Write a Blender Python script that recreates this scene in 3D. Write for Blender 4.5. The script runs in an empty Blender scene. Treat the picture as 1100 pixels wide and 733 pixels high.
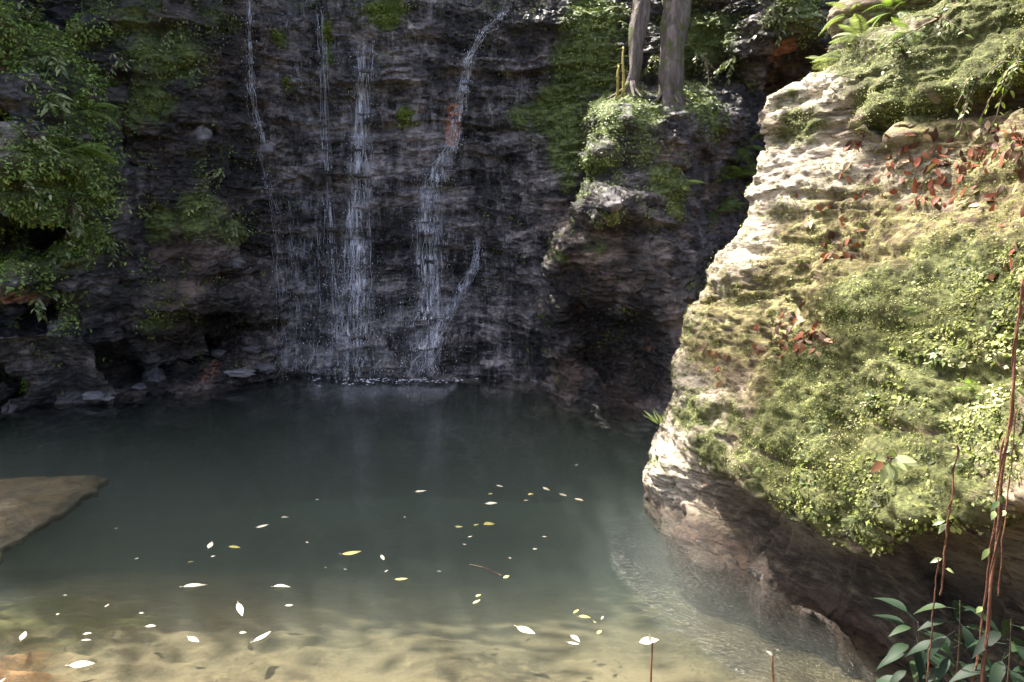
import bpy, math, random
import numpy as np
from mathutils import Vector, Matrix
from mathutils.bvhtree import BVHTree

RNG = np.random.default_rng(7)
random.seed(7)
scene = bpy.context.scene
COL = scene.collection

# ------------------------------------------------------------------ camera
CAM_H, PITCH, FPX, CX0, CY0 = 2.5, math.radians(10), 863.0, 550.0, 366.5
_F = np.array([0, math.cos(PITCH), -math.sin(PITCH)])
_U = np.array([0, math.sin(PITCH), math.cos(PITCH)])
_R = np.array([1.0, 0, 0])
CAM = np.array([0, 0, CAM_H])

def ray(px, py):
    return _F + (px - CX0) / FPX * _R - (py - CY0) / FPX * _U

def at(px, py, Y):
    """world point seen at photo position (px,py) and standing at distance Y"""
    d = ray(px, py)
    return CAM + d * (Y / d[1])

def on_z(px, py, z=0.0):
    d = ray(px, py)
    return CAM + d * ((z - CAM_H) / d[2])

cam_d = bpy.data.cameras.new("camera")
cam_d.sensor_width = 36
cam_d.lens = 36 * FPX / 1100
cam_d.clip_end = 500
cam = bpy.data.objects.new("camera", cam_d)
cam.location = CAM
cam.rotation_euler = (math.pi / 2 - PITCH, 0, 0)
COL.objects.link(cam)
scene.camera = cam

# ------------------------------------------------------------------ numpy noise
_perm = RNG.permutation(256).astype(np.int64)
_val = RNG.random(256) * 2 - 1
_grad = RNG.normal(size=(256, 3))
_grad /= np.linalg.norm(_grad, axis=1)[:, None]

def _h(ix, iy, iz):
    return _perm[(_perm[(_perm[ix & 255] + iy) & 255] + iz) & 255]

def perlin(p):
    i = np.floor(p).astype(np.int64)
    f = p - i
    w = f * f * f * (f * (f * 6 - 15) + 10)
    out = np.zeros(len(p))
    for dx in (0, 1):
        for dy in (0, 1):
            for dz in (0, 1):
                g = _grad[_h(i[:, 0] + dx, i[:, 1] + dy, i[:, 2] + dz)]
                d = f - np.array([dx, dy, dz])
                ww = (w[:, 0] if dx else 1 - w[:, 0]) * (w[:, 1] if dy else 1 - w[:, 1]) * (w[:, 2] if dz else 1 - w[:, 2])
                out += ww * np.einsum('ij,ij->i', g, d)
    return out * 1.6

def fbm(p, octv=5, gain=0.5, lac=2.03, ridged=False):
    a, s, o = 1.0, 0.0, np.zeros(len(p))
    q = p.copy()
    for k in range(octv):
        n = perlin(q + 17.3 * k)
        if ridged:
            n = 1 - 2 * np.abs(n)
        o += a * n
        a *= gain
        q = q * lac
    return o

def blocks(p, k=6.0):
    """value noise with sharpened steps: blocky broken layers"""
    i = np.floor(p).astype(np.int64)
    f = p - i
    w = np.clip((f - 0.5) * k + 0.5, 0, 1)
    w = w * w * (3 - 2 * w)
    out = np.zeros(len(p))
    for dx in (0, 1):
        for dy in (0, 1):
            for dz in (0, 1):
                ww = (w[:, 0] if dx else 1 - w[:, 0]) * (w[:, 1] if dy else 1 - w[:, 1]) * (w[:, 2] if dz else 1 - w[:, 2])
                out += ww * _val[_h(i[:, 0] + dx, i[:, 1] + dy, i[:, 2] + dz)]
    return out

def rbf_fit(q, v, c=0.2, lam=1e-3):
    q = np.asarray(q, float); v = np.asarray(v, float)
    n = len(q)
    d = np.sqrt(((q[:, None] - q[None]) ** 2).sum(-1) + c * c)
    A = np.zeros((n + 3, n + 3))
    A[:n, :n] = -d + np.eye(n) * -lam * -1
    A[:n, n] = 1; A[:n, n + 1:] = q
    A[n, :n] = 1; A[n + 1:, :n] = q.T
    sol = np.linalg.solve(A, np.concatenate([v, np.zeros(3)]))
    def ev(x):
        out = np.empty(len(x))
        for s in range(0, len(x), 40000):
            xx = x[s:s + 40000]
            dd = np.sqrt(((xx[:, None] - q[None]) ** 2).sum(-1) + c * c)
            out[s:s + 40000] = -dd @ sol[:n] + sol[n] + xx @ sol[n + 1:]
        return out
    return ev

def smooth(e0, e1, x):
    t = np.clip((x - e0) / (e1 - e0), 0, 1)
    return t * t * (3 - 2 * t)

# ------------------------------------------------------------------ object helpers
def tag(o, label=None, cat=None, group=None, kind=None):
    if label: o['label'] = label
    if cat: o['category'] = cat
    if group: o['group'] = group
    if kind: o['kind'] = kind
    return o

def empty(name, loc, rot=(0, 0, 0)):
    o = bpy.data.objects.new(name, None)
    o.location = loc; o.rotation_euler = rot
    o.empty_display_size = 0.1
    COL.objects.link(o)
    return o

def mesh_obj(name, verts, faces, mat=None, parent=None, smooth_=True, attrs=None, fattrs=None):
    """faces: (n,3) or (n,4) array, or list of lists"""
    me = bpy.data.meshes.new(name)
    verts = np.asarray(verts, np.float32)
    if isinstance(faces, np.ndarray):
        nf, k = faces.shape
        me.vertices.add(len(verts)); me.vertices.foreach_set('co', verts.ravel())
        me.loops.add(nf * k); me.loops.foreach_set('vertex_index', faces.astype(np.int32).ravel())
        me.polygons.add(nf)
        me.polygons.foreach_set('loop_start', np.arange(0, nf * k, k, dtype=np.int32))
        me.polygons.foreach_set('loop_total', np.full(nf, k, np.int32))
        me.update(calc_edges=True)
    else:
        me.from_pydata([tuple(v) for v in verts.tolist()], [], faces)
        me.update()
    if smooth_:
        me.polygons.foreach_set('use_smooth', np.ones(len(me.polygons), bool))
    for n, v in (attrs or {}).items():
        a = me.attributes.new(n, 'FLOAT', 'POINT'); a.data.foreach_set('value', np.asarray(v, np.float32).ravel())
    for n, v in (fattrs or {}).items():
        a = me.attributes.new(n, 'FLOAT', 'FACE'); a.data.foreach_set('value', np.asarray(v, np.float32).ravel())
    if mat: me.materials.append(mat)
    o = bpy.data.objects.new(name, me)
    COL.objects.link(o)
    if parent: o.parent = parent
    return o

def grid_faces(nu, nv, wrap=False):
    u = np.arange(nu if wrap else nu - 1); v = np.arange(nv - 1)
    U, V = np.meshgrid(u, v, indexing='ij')
    U2 = (U + 1) % nu
    return np.stack([U * nv + V, U2 * nv + V, U2 * nv + V + 1, U * nv + V + 1], -1).reshape(-1, 4)

def grid_normals(P, wrap=False):
    if wrap:
        du = np.roll(P, -1, 0) - np.roll(P, 1, 0)
    else:
        du = np.gradient(P, axis=0)
    dv = np.gradient(P, axis=1)
    n = np.cross(du, dv)
    n /= np.linalg.norm(n, axis=-1)[..., None] + 1e-9
    return n

class MB:
    """collects tubes, leaves and boxes into one mesh"""
    def __init__(s): s.v = []; s.f = []; s.n = 0; s.t = []
    def add(s, v, f, tint=0.5):
        v = np.asarray(v, float)
        s.v.append(v); s.f += [[i + s.n for i in q] for q in f]; s.n += len(v)
        s.t += [tint] * len(f)
    def tube(s, pts, r, sides=6, tint=0.5, flat=1.0, cap=True):
        pts = np.asarray(pts, float); n = len(pts)
        r = np.broadcast_to(np.asarray(r, float), (n,))
        T = np.gradient(pts, axis=0); T /= np.linalg.norm(T, axis=1)[:, None] + 1e-9
        ref = np.array([0, 0, 1.0]) if abs(T[0, 2]) < 0.8 else np.array([0, 1.0, 0])
        A = np.cross(T, ref); A /= np.linalg.norm(A, axis=1)[:, None] + 1e-9
        B = np.cross(T, A)
        an = np.linspace(0, 2 * np.pi, sides, endpoint=False)
        V = pts[:, None] + r[:, None, None] * (np.cos(an)[None, :, None] * A[:, None] + flat * np.sin(an)[None, :, None] * B[:, None])
        F = []
        for i in range(n - 1):
            for k in range(sides):
                k2 = (k + 1) % sides
                F.append([i * sides + k, i * sides + k2, (i + 1) * sides + k2, (i + 1) * sides + k])
        if cap:
            F.append(list(range(sides))[::-1]); F.append([(n - 1) * sides + k for k in range(sides)])
        s.add(V.reshape(-1, 3), F, tint)
    def leaf(s, base, d, up, L, W, curl=0.25, seg=5, tint=0.5, fold=0.18, pet=0.0, shape=0.8):
        """curved lance leaf with a fold down its midrib"""
        base = np.asarray(base, float); d = np.asarray(d, float); d = d / (np.linalg.norm(d) + 1e-9)
        up = np.asarray(up, float); side = np.cross(d, up); side /= np.linalg.norm(side) + 1e-9
        up = np.cross(side, d)
        V = []; F = []
        for i in range(seg + 1):
            t = i / seg
            c = base + d * (pet + L * t) - up * curl * L * t * t
            w = W * 0.5 * math.sin(math.pi * min(1, max(0.0, t ** shape))) if 0 < i < seg else 0.004 * L
            z = fold * w
            V += [c - side * w + up * z, c, c + side * w + up * z]
        for i in range(seg):
            a = i * 3
            F += [[a, a + 1, a + 4, a + 3], [a + 1, a + 2, a + 5, a + 4]]
        s.add(V, F, tint)
        if pet > 0:
            s.tube([base, base + d * pet], 0.012 * L, 4, tint, cap=False)
    def build(s, name, mat, parent=None, smooth_=True):
        if not s.v: return None
        o = mesh_obj(name, np.concatenate(s.v), s.f, mat, parent, smooth_, fattrs={'tint': s.t})
        return o

def leaf_scatter(name, pos, nrm, L, W, tint, mat, lift=0.5, dirs=None, parent=None):
    """many small folded leaves in one mesh (ground cover / foliage mass)"""
    n = len(pos)
    if dirs is None:
        dirs = RNG.normal(size=(n, 3))
    dirs = dirs - nrm * np.einsum('ij,ij->i', dirs, nrm)[:, None]
    dirs /= np.linalg.norm(dirs, axis=1)[:, None] + 1e-9
    lf = (RNG.random(n) * lift)[:, None]
    d = dirs + nrm * lf; d /= np.linalg.norm(d, axis=1)[:, None]
    sd = np.cross(d, nrm); sd /= np.linalg.norm(sd, axis=1)[:, None] + 1e-9
    roll = (RNG.normal(size=n) * 0.35)[:, None]
    up = np.cross(sd, d)
    sd2 = sd * np.cos(roll) + up * np.sin(roll)
    up2 = np.cross(sd2, d)
    L = np.asarray(L)[:, None]; W = np.asarray(W)[:, None]
    b = pos
    V = np.stack([b, b + d * L * 0.5 - sd2 * W * 0.5 + up2 * W * 0.15, b + d * L * 0.97 - up2 * L * 0.18, b + d * L * 0.5 + sd2 * W * 0.5 + up2 * W * 0.15], 1)
    i = np.arange(n)[:, None] * 4
    F = np.concatenate([i + np.array([[0, 1, 2]]), i + np.array([[0, 2, 3]])], 1).reshape(-1, 3)
    return mesh_obj(name, V.reshape(-1, 3), F, mat, parent, False, fattrs={'tint': np.repeat(tint, 2)})

# ------------------------------------------------------------------ node helpers
class NT:
    def __init__(s, name, bump=True):
        s.m = bpy.data.materials.new(name); s.m.use_nodes = True
        s.t = s.m.node_tree; s.N = s.t.nodes; s.N.clear()
        s.out = s.N.new('ShaderNodeOutputMaterial')
    def n(s, typ, **k):
        nd = s.N.new(typ)
        for a, b in k.items(): setattr(nd, a, b)
        return nd
    def l(s, a, b): s.t.links.new(a, b)
    def setin(s, sock, v):
        if hasattr(v, 'is_output') or isinstance(v, bpy.types.NodeSocket): s.l(v, sock)
        else: sock.default_value = v
    def pos(s):
        return s.n('ShaderNodeNewGeometry').outputs['Position']
    def objco(s):
        return s.n('ShaderNodeTexCoord').outputs['Object']
    def mapping(s, vec, scale=(1, 1, 1), rot=(0, 0, 0), loc=(0, 0, 0)):
        m = s.n('ShaderNodeMapping'); s.l(vec, m.inputs['Vector'])
        m.inputs['Scale'].default_value = scale; m.inputs['Rotation'].default_value = rot; m.inputs['Location'].default_value = loc
        return m.outputs[0]
    def noise(s, vec, scale, detail=6, rough=0.6, dist=0.0):
        nd = s.n('ShaderNodeTexNoise'); s.l(vec, nd.inputs['Vector'])
        nd.inputs['Scale'].default_value = scale; nd.inputs['Detail'].default_value = detail
        nd.inputs['Roughness'].default_value = rough; nd.inputs['Distortion'].default_value = dist
        return nd.outputs['Fac']
    def voro(s, vec, scale, feature='F1', out='Distance', rnd=1.0):
        nd = s.n('ShaderNodeTexVoronoi', feature=feature); s.l(vec, nd.inputs['Vector'])
        nd.inputs['Scale'].default_value = scale; nd.inputs['Randomness'].default_value = rnd
        return nd.outputs[out]
    def ramp(s, fac, stops, interp='LINEAR'):
        r = s.n('ShaderNodeValToRGB'); r.color_ramp.interpolation = interp
        e = r.color_ramp.elements
        while len(e) < len(stops): e.new(0.5)
        for el, (p, c) in zip(e, stops):
            el.position = p
            el.color = (*c, 1) if len(c) == 3 else c
        s.l(fac, r.inputs['Fac'])
        return r.outputs['Color']
    def fr(s, fac, lo, hi, a=0.0, b=1.0):
        m = s.n('ShaderNodeMapRange', interpolation_type='SMOOTHSTEP')
        s.setin(m.inputs['Value'], fac)
        m.inputs['From Min'].default_value = lo; m.inputs['From Max'].default_value = hi
        m.inputs['To Min'].default_value = a; m.inputs['To Max'].default_value = b
        return m.outputs['Result']
    def math(s, op, a, b=0.0, clamp=False):
        m = s.n('ShaderNodeMath', operation=op, use_clamp=clamp)
        s.setin(m.inputs[0], a); s.setin(m.inputs[1], b)
        return m.outputs[0]
    def mix(s, fac, a, b, blend='MIX'):
        m = s.n('ShaderNodeMix', data_type='RGBA', blend_type=blend)
        s.setin(m.inputs['Factor'], fac)
        for sock, v in ((m.inputs[6], a), (m.inputs[7], b)):
            if isinstance(v, tuple): sock.default_value = (*v, 1)
            else: s.l(v, sock)
        return m.outputs[2]
    def attr(s, name):
        a = s.n('ShaderNodeAttribute', attribute_name=name)
        return a.outputs['Fac']
    def sep(s, vec):
        x = s.n('ShaderNodeSeparateXYZ'); s.l(vec, x.inputs[0]); return x.outputs
    def bump(s, h, dist=0.02, strength=1.0, nrm=None):
        b = s.n('ShaderNodeBump'); s.l(h, b.inputs['Height'])
        b.inputs['Distance'].default_value = dist; b.inputs['Strength'].default_value = strength
        if nrm is not None: s.l(nrm, b.inputs['Normal'])
        return b.outputs['Normal']
    def bsdf(s, color, rough=0.8, nrm=None, spec=0.5, **k):
        b = s.n('ShaderNodeBsdfPrincipled')
        if isinstance(color, tuple): b.inputs['Base Color'].default_value = (*color, 1)
        else: s.l(color, b.inputs['Base Color'])
        s.setin(b.inputs['Roughness'], rough); s.setin(b.inputs['Specular IOR Level'], spec)
        if nrm is not None: s.l(nrm, b.inputs['Normal'])
        for a, v in k.items(): s.setin(b.inputs[a.replace('_', ' ')], v)
        return b.outputs[0]
    def finish(s, sh):
        s.l(sh, s.out.inputs['Surface']); return s.m

def leaf_mat(name, stops, rough=0.45, trans=0.25, spec=0.5, nscale=9):
    k = NT(name)
    t = k.attr('tint')
    n = k.noise(k.pos(), nscale, 3)
    f = k.math('ADD', t, k.math('MULTIPLY', k.math('SUBTRACT', n, 0.5), 0.5), clamp=True)
    c = k.ramp(f, stops)
    a = k.bsdf(c, rough, spec=spec)
    tr = k.n('ShaderNodeBsdfTranslucent'); k.l(k.mix(1.0, c, (1.0, 1.15, 0.5), 'MULTIPLY'), tr.inputs['Color'])
    mx = k.n('ShaderNodeMixShader'); mx.inputs[0].default_value = trans
    k.l(a, mx.inputs[1]); k.l(tr.outputs[0], mx.inputs[2])
    return k.finish(mx.outputs[0])

def cliff_mat():
    k = NT('wet_layered_rock')
    p = k.pos()
    st = k.mapping(p, (1.0, 1.0, 2.2), (0.0, 0.05, 0.0))
    n1 = k.noise(st, 1.6, 8, 0.65, 0.4)
    n2 = k.noise(st, 9, 8, 0.78)
    n3 = k.noise(p, 0.9, 5, 0.6)
    base = k.ramp(n1, [(0.40, (0.012, 0.011, 0.011)), (0.48, (0.06, 0.055, 0.056)), (0.56, (0.16, 0.147, 0.15)), (0.70, (0.38, 0.355, 0.36))])
    base = k.mix(k.fr(n2, 0.56, 0.72), k.mix(k.fr(n2, .5, .34), base, (0.012, 0.011, 0.011)), k.mix(0.6, base, (0.46, 0.43, 0.44)))
    wet = k.attr('wet')
    base = k.mix(k.math('MULTIPLY', wet, .85), base, k.mix(1.0, base, (1.62, 1.53, 1.48), 'MULTIPLY'))
    # brownish iron tint away from the falls
    base = k.mix(k.math('MULTIPLY', k.fr(n3, 0.42, 0.68), k.math('SUBTRACT', 0.85, wet, clamp=True)), base, k.mix(1.0, base, (1.25, 0.95, 0.68), 'MULTIPLY'))
    base = k.mix(k.math('MULTIPLY', wet, k.fr(k.noise(k.mapping(p, (7, 1, 1.2)), 1.6, 9, 0.85), 0.48, 0.70)), base, (0.50, 0.475, 0.49))
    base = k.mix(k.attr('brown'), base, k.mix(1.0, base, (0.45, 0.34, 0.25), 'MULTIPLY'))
    base = k.mix(k.fr(k.noise(k.mapping(p, (1.5, 1, .8)), 1.1, 6, .65), .53, .39, 0, .8), base, (0.012, 0.011, 0.011))
    # moss film
    mo = k.attr('moss')
    mn = k.noise(p, 4.0, 9, 0.72)
    mfac = k.fr(k.math('ADD', mn, k.math('MULTIPLY', mo, 0.6)), 0.80, 1.08)
    mcol = k.ramp(k.noise(p, 14, 5, 0.7), [(0.3, (0.025, 0.038, 0.009)), (0.5, (0.11, 0.15, 0.028)), (0.7, (0.23, 0.27, 0.06))])
    col = k.mix(mfac, base, mcol)
    so = k.fr(k.math('ADD', k.attr('stain'), k.math('MULTIPLY', k.math('SUBTRACT', n2, 0.5), 0.9)), 0.42, 0.62)
    col = k.mix(so, col, (0.46, 0.20, 0.10))
    rough = k.math('ADD', k.math('MULTIPLY', mfac, 0.4), k.fr(wet, 0, 1, 0.42, 0.14), clamp=True)
    h = k.math('ADD', k.math('MULTIPLY', n2, 0.5), k.math('ADD', k.math('MULTIPLY', k.noise(p, 30, 6, 0.7), 0.35), k.math('MULTIPLY', k.voro(st, 9), 0.7)))
    h = k.math('ADD', h, k.math('MULTIPLY', mfac, k.math('MULTIPLY', mn, 0.6)))
    return k.finish(k.bsdf(col, rough, k.bump(h, 0.10, 1.0), spec=0.75))

def boulder_mat():
    k = NT('sunlit_mossy_rock')
    p = k.pos()
    st = k.mapping(p, (1.2, 0.7, 4.0), (0.22, 0.10, 0.0))
    n1 = k.noise(st, 2.0, 8, 0.65, 0.5)
    n2 = k.noise(st, 11, 8, 0.7)
    n3 = k.noise(p, 1.4, 6, 0.6)
    base = k.ramp(n1, [(0.22, (0.05, 0.038, 0.026)), (0.42, (0.16, 0.125, 0.08)), (0.58, (0.27, 0.22, 0.15)), (0.78, (0.42, 0.36, 0.28))])
    base = k.mix(k.fr(n2, 0.5, 0.66, 0, 0.85), base, (0.05, 0.036, 0.026))
    pale = k.attr('pale')
    base = k.mix(k.math('MULTIPLY', pale, k.fr(n2, 0.66, 0.42, 0.0, 1.0)), base, (0.56, 0.50, 0.40))
    film = k.attr('film')
    mn = k.noise(p, 6.0, 9, 0.72)
    ff = k.fr(k.math('ADD', mn, k.math('MULTIPLY', film, 0.6)), 0.66, 0.92)
    fcol = k.ramp(k.noise(p, 17, 6, 0.7), [(0.34, (0.04, 0.03, 0.017)), (0.45, (0.125, 0.105, 0.045)), (0.56, (0.22, 0.20, 0.075)), (0.70, (0.36, 0.33, 0.19))])
    col = k.mix(ff, base, fcol)
    st2 = k.noise(k.mapping(p, (1.0, 1.6, 7.0), (0.30, 0.12, 0.0)), 4.0, 8, 0.72, 0.3)
    col = k.mix(k.math('MULTIPLY', k.fr(st2, 0.50, 0.62, 0, 0.9), k.fr(pale, .2, .9, 1.0, .3)), col, k.mix(k.noise(p, 7, 4), (0.045, 0.03, 0.022), (0.16, 0.10, 0.07)))
    col = k.mix(k.fr(st2, 0.40, 0.30, 0, 0.6), col, (0.42, 0.36, 0.26))
    mo = k.attr('moss')
    mf = k.fr(k.math('ADD', mn, k.math('MULTIPLY', mo, 0.55)), 0.74, 1.02)
    mcol = k.ramp(k.noise(p, 25, 6, 0.75), [(0.34, (0.022, 0.022, 0.010)), (0.5, (0.075, 0.085, 0.024)), (0.68, (0.19, 0.19, 0.07))])
    col = k.mix(mf, col, mcol)
    z = k.sep(p)[2]
    zz = k.math('ADD', z, k.math('MULTIPLY', k.math('SUBTRACT', k.noise(p, 3, 4), 0.5), 0.35))
    bare = k.attr('bare')
    shade_col = k.ramp(k.noise(k.mapping(p, (1.0, 1.0, 5.0), (0.2, 0.1, 0)), 5.0, 9, 0.78), [(0.36, (0.010, 0.008, 0.006)), (0.5, (0.036, 0.028, 0.019)), (0.62, (0.10, 0.08, 0.055)), (0.72, (0.2, 0.165, 0.12))])
    col = k.mix(bare, col, shade_col)  # dark colour paints the undercut's shade onto the bare flank
    band = k.fr(zz, 0.12, 0.03)
    col = k.mix(k.math('MULTIPLY', band, k.fr(z, -.16, -.02, .25, .85)), col, k.mix(k.fr(n2, .4, .6), (0.016, 0.010, 0.007), (0.045, 0.027, 0.017)))
    col = k.mix(k.fr(zz, -0.02, -0.10, 0, .9), col, k.mix(n2, (0.03, 0.02, 0.012), (0.105, 0.068, 0.042)))
    h = k.math('ADD', k.math('MULTIPLY', n2, 0.6), k.math('ADD', k.math('MULTIPLY', k.noise(p, 40, 6, 0.7), 0.3), k.math('MULTIPLY', mn, 0.35)))
    rough = k.fr(band, 0, 1, 0.85, 0.4)
    return k.finish(k.bsdf(col, rough, k.bump(h, 0.05, 0.9), spec=0.3))

def stone_mat(name, c0, c1, c2, rough=0.6, scale=5, moss=0.0):
    k = NT(name); p = k.pos()
    n = k.noise(k.mapping(p, (1, 1, 3)), scale, 8, 0.68)
    col = k.ramp(n, [(0.3, c0), (0.52, c1), (0.74, c2)])
    if moss:
        col = k.mix(k.fr(k.noise(p, 5, 7, .7), 0.62 - moss * .2, 0.75 - moss * .2), col, (0.05, 0.065, 0.015))
    h = k.math('ADD', k.noise(p, 26, 7, 0.7), k.math('MULTIPLY', n, .8))
    return k.finish(k.bsdf(col, rough, k.bump(h, 0.03, 0.8)))

def bed_mat():
    k = NT('sandy_pool_floor'); p = k.pos()
    n = k.noise(p, 1.3, 7, 0.6)
    n2 = k.noise(p, 9, 8, 0.7)
    col = k.ramp(n, [(0.28, (0.036, 0.028, 0.014)), (0.48, (0.088, 0.07, 0.037)), (0.70, (0.14, 0.114, 0.063))])
    col = k.mix(k.fr(n2, 0.45, 0.72, 0, 0.5), col, (0.16, 0.125, 0.07))
    cob = k.noise(k.mapping(p, (1.0, 2.0, 1.0), (0, 0, .25)), 5.0, 5, 0.6, 1.2)
    col = k.mix(k.fr(cob, 0.5, 0.66, 0, .8), col, k.mix(n2, (0.07, 0.055, 0.028), (0.17, 0.14, 0.075)))
    al = k.attr('algae')
    col = k.mix(k.fr(k.math('ADD', k.noise(p, 3.2, 8, 0.7), k.math('MULTIPLY', al, 0.5)), 0.72, 0.95), col, k.mix(n2, (0.035, 0.032, 0.012), (0.10, 0.09, 0.03)))
    col = k.mix(k.math('MULTIPLY', k.attr('rust'), k.fr(n2, .35, .6)), col, (0.24, 0.115, 0.045))
    h = k.math('ADD', n2, k.math('MULTIPLY', k.voro(k.mapping(p, (1, 1.6, 1)), 5), 0.6))
    return k.finish(k.bsdf(col, 0.85, k.bump(h, 0.05, 0.7), spec=0.2))

def water_mat():
    k = NT('pool_water'); p = k.pos()
    q = k.mapping(p, (1.0, 0.75, 1.0))
    w1 = k.noise(q, 2.2, 2, 0.5)
    w2 = k.noise(q, 11, 3, 0.55, 0.6)
    near = k.attr('ripple')
    h = k.math('ADD', k.math('MULTIPLY', w1, 0.5), k.math('MULTIPLY', w2, k.fr(near, 0, 1, 0.06, 0.75)))
    h = k.math('ADD', h, k.math('MULTIPLY', k.noise(p, 38, 2, 0.5, 0.4), k.math('MULTIPLY', k.fr(near, 0.4, 1.0, 0, 1), 2.6)))
    nr = k.bump(h, 0.035, 0.7)
    tr = k.n('ShaderNodeBsdfTransparent'); tr.inputs[0].default_value = (0.98, 0.99, 0.985, 1)
    gl = k.n('ShaderNodeBsdfGlossy'); gl.inputs['Roughness'].default_value = 0.03
    gl.inputs['Color'].default_value = (1, 1, 1, 1); k.l(nr, gl.inputs['Normal'])
    fr = k.n('ShaderNodeFresnel'); fr.inputs['IOR'].default_value = 1.33; k.l(nr, fr.inputs['Normal'])
    mx = k.n('ShaderNodeMixShader'); k.l(fr.outputs[0], mx.inputs[0]); k.l(tr.outputs[0], mx.inputs[1]); k.l(gl.outputs[0], mx.inputs[2])
    ab = k.n('ShaderNodeVolumeAbsorption'); ab.inputs['Color'].default_value = (0.395, 0.505, 0.49, 1); ab.inputs['Density'].default_value = 0.85
    sc = k.n('ShaderNodeVolumeScatter'); sc.inputs['Color'].default_value = (0.65, 0.765, 0.71, 1); sc.inputs['Density'].default_value = 0.23
    sc.inputs['Anisotropy'].default_value = 0.3
    ad = k.n('ShaderNodeAddShader'); k.l(ab.outputs[0], ad.inputs[0]); k.l(sc.outputs[0], ad.inputs[1])
    k.l(ad.outputs[0], k.out.inputs['Volume'])
    return k.finish(mx.outputs[0])

def fall_mat(alpha=0.75):
    k = NT('falling_water')
    b = k.bsdf((0.80, 0.82, 0.90), 0.25, spec=0.6)
    tr = k.n('ShaderNodeBsdfTransparent')
    mx = k.n('ShaderNodeMixShader'); mx.inputs[0].default_value = alpha
    k.l(tr.outputs[0], mx.inputs[1]); k.l(b, mx.inputs[2])
    return k.finish(mx.outputs[0])

def bark_mat(name, c0, c1, c2, moss=0.0):
    k = NT(name); p = k.pos()
    st = k.mapping(p, (6, 6, 1.0))
    n = k.noise(st, 3, 7, 0.65, .4)
    col = k.ramp(n, [(0.3, c0), (0.52, c1), (0.72, c2)])
    if moss: col = k.mix(k.fr(k.noise(p, 5, 6, .7), .62 - moss * .2, .7 - moss * .2), col, (0.07, 0.085, 0.02))
    return k.finish(k.bsdf(col, 0.85, k.bump(k.math('ADD', n, k.math('MULTIPLY', k.noise(p, 40, 4), .4)), 0.03, 0.9)))

M = {}
M['cliff'] = cliff_mat()
M['boulder'] = boulder_mat()
M['bed'] = bed_mat()
M['water'] = water_mat()
M['fall'] = fall_mat(0.5)
M['spray'] = fall_mat(0.8)
M['slab'] = stone_mat('brown_wet_stone', (0.035, 0.029, 0.015), (0.10, 0.08, 0.042), (0.19, 0.15, 0.08), 0.25)
M['stone'] = stone_mat('grey_wet_stone', (0.03, 0.028, 0.03), (0.10, 0.095, 0.10), (0.24, 0.23, 0.25), 0.35)
M['pale_stone'] = stone_mat('pale_stone', (0.09, 0.082, 0.085), (0.2, 0.185, 0.195), (0.34, 0.32, 0.335), 0.5)
M['cover'] = leaf_mat('small_leaf_moss', [(0.0, (0.024, 0.031, 0.010)), (0.22, (0.062, 0.08, 0.018)), (0.48, (0.155, 0.185, 0.038)), (0.75, (0.29, 0.31, 0.085)), (1.0, (0.54, 0.52, 0.27))], 0.6, 0.25, 0.3)
M['under'] = leaf_mat('shade_leaf', [(0.0, (0.035, 0.05, 0.012)), (0.4, (0.14, 0.19, 0.035)), (0.75, (0.28, 0.34, 0.075)), (1.0, (0.42, 0.46, 0.18))], 0.4, 0.25, 0.5)
M['fresh'] = leaf_mat('fresh_green_leaf', [(0.0, (0.05, 0.08, 0.015)), (0.35, (0.17, 0.26, 0.045)), (0.7, (0.32, 0.43, 0.09)), (1.0, (0.50, 0.56, 0.22))], 0.4, 0.3, 0.5)
M['shrub'] = leaf_mat('pale_shrub_leaf', [(0.0, (0.045, 0.075, 0.02)), (0.5, (0.15, 0.20, 0.06)), (1.0, (0.36, 0.40, 0.20))], 0.35, 0.25, 0.5)
M['fern'] = leaf_mat('fern_leaf', [(0.0, (0.06, 0.10, 0.02)), (0.5, (0.18, 0.26, 0.055)), (1.0, (0.34, 0.40, 0.14))], 0.45, 0.3, 0.4)
M['fernpale'] = leaf_mat('pale_fern_leaf', [(0.0, (0.09, 0.11, 0.04)), (0.5, (0.22, 0.26, 0.11)), (1.0, (0.40, 0.42, 0.24))], 0.45, 0.3, 0.4)
M['glossy'] = leaf_mat('shade_tinted_glossy_leaf', [(0.0, (0.006, 0.013, 0.007)), (0.6, (0.013, 0.027, 0.013)), (1.0, (0.03, 0.048, 0.018))], 0.55, 0.03, 0.14)  # dark leaf, colour lowered further to stand for shade on the corner plants
M['sprig'] = leaf_mat('cream_leaf', [(0.0, (0.10, 0.15, 0.04)), (0.5, (0.26, 0.31, 0.12)), (1.0, (0.46, 0.45, 0.30))], 0.35, 0.25, 0.5)
M['rustleaf'] = leaf_mat('rusty_leaf', [(0.0, (0.10, 0.045, 0.025)), (0.5, (0.20, 0.09, 0.05)), (1.0, (0.34, 0.20, 0.12))], 0.5, 0.2, 0.4)
M['deadred'] = leaf_mat('dead_leaf', [(0.0, (0.05, 0.022, 0.014)), (0.35, (0.11, 0.045, 0.026)), (0.58, (0.27, 0.065, 0.03)), (0.82, (0.26, 0.12, 0.06)), (1.0, (0.36, 0.26, 0.16))], 0.6, 0.15, 0.25)
M['white_leaf'] = leaf_mat('bleached_leaf', [(0.0, (0.42, 0.38, 0.25)), (1.0, (0.62, 0.59, 0.48))], 0.45, 0.1, 0.4)
M['yellow_leaf'] = leaf_mat('yellow_leaf', [(0.0, (0.30, 0.28, 0.07)), (1.0, (0.52, 0.48, 0.17))], 0.45, 0.1, 0.4)
M['dim_leaf'] = leaf_mat('faded_leaf', [(0.0, (0.26, 0.25, 0.20)), (1.0, (0.40, 0.38, 0.30))], 0.45, 0.1, 0.4)
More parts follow.
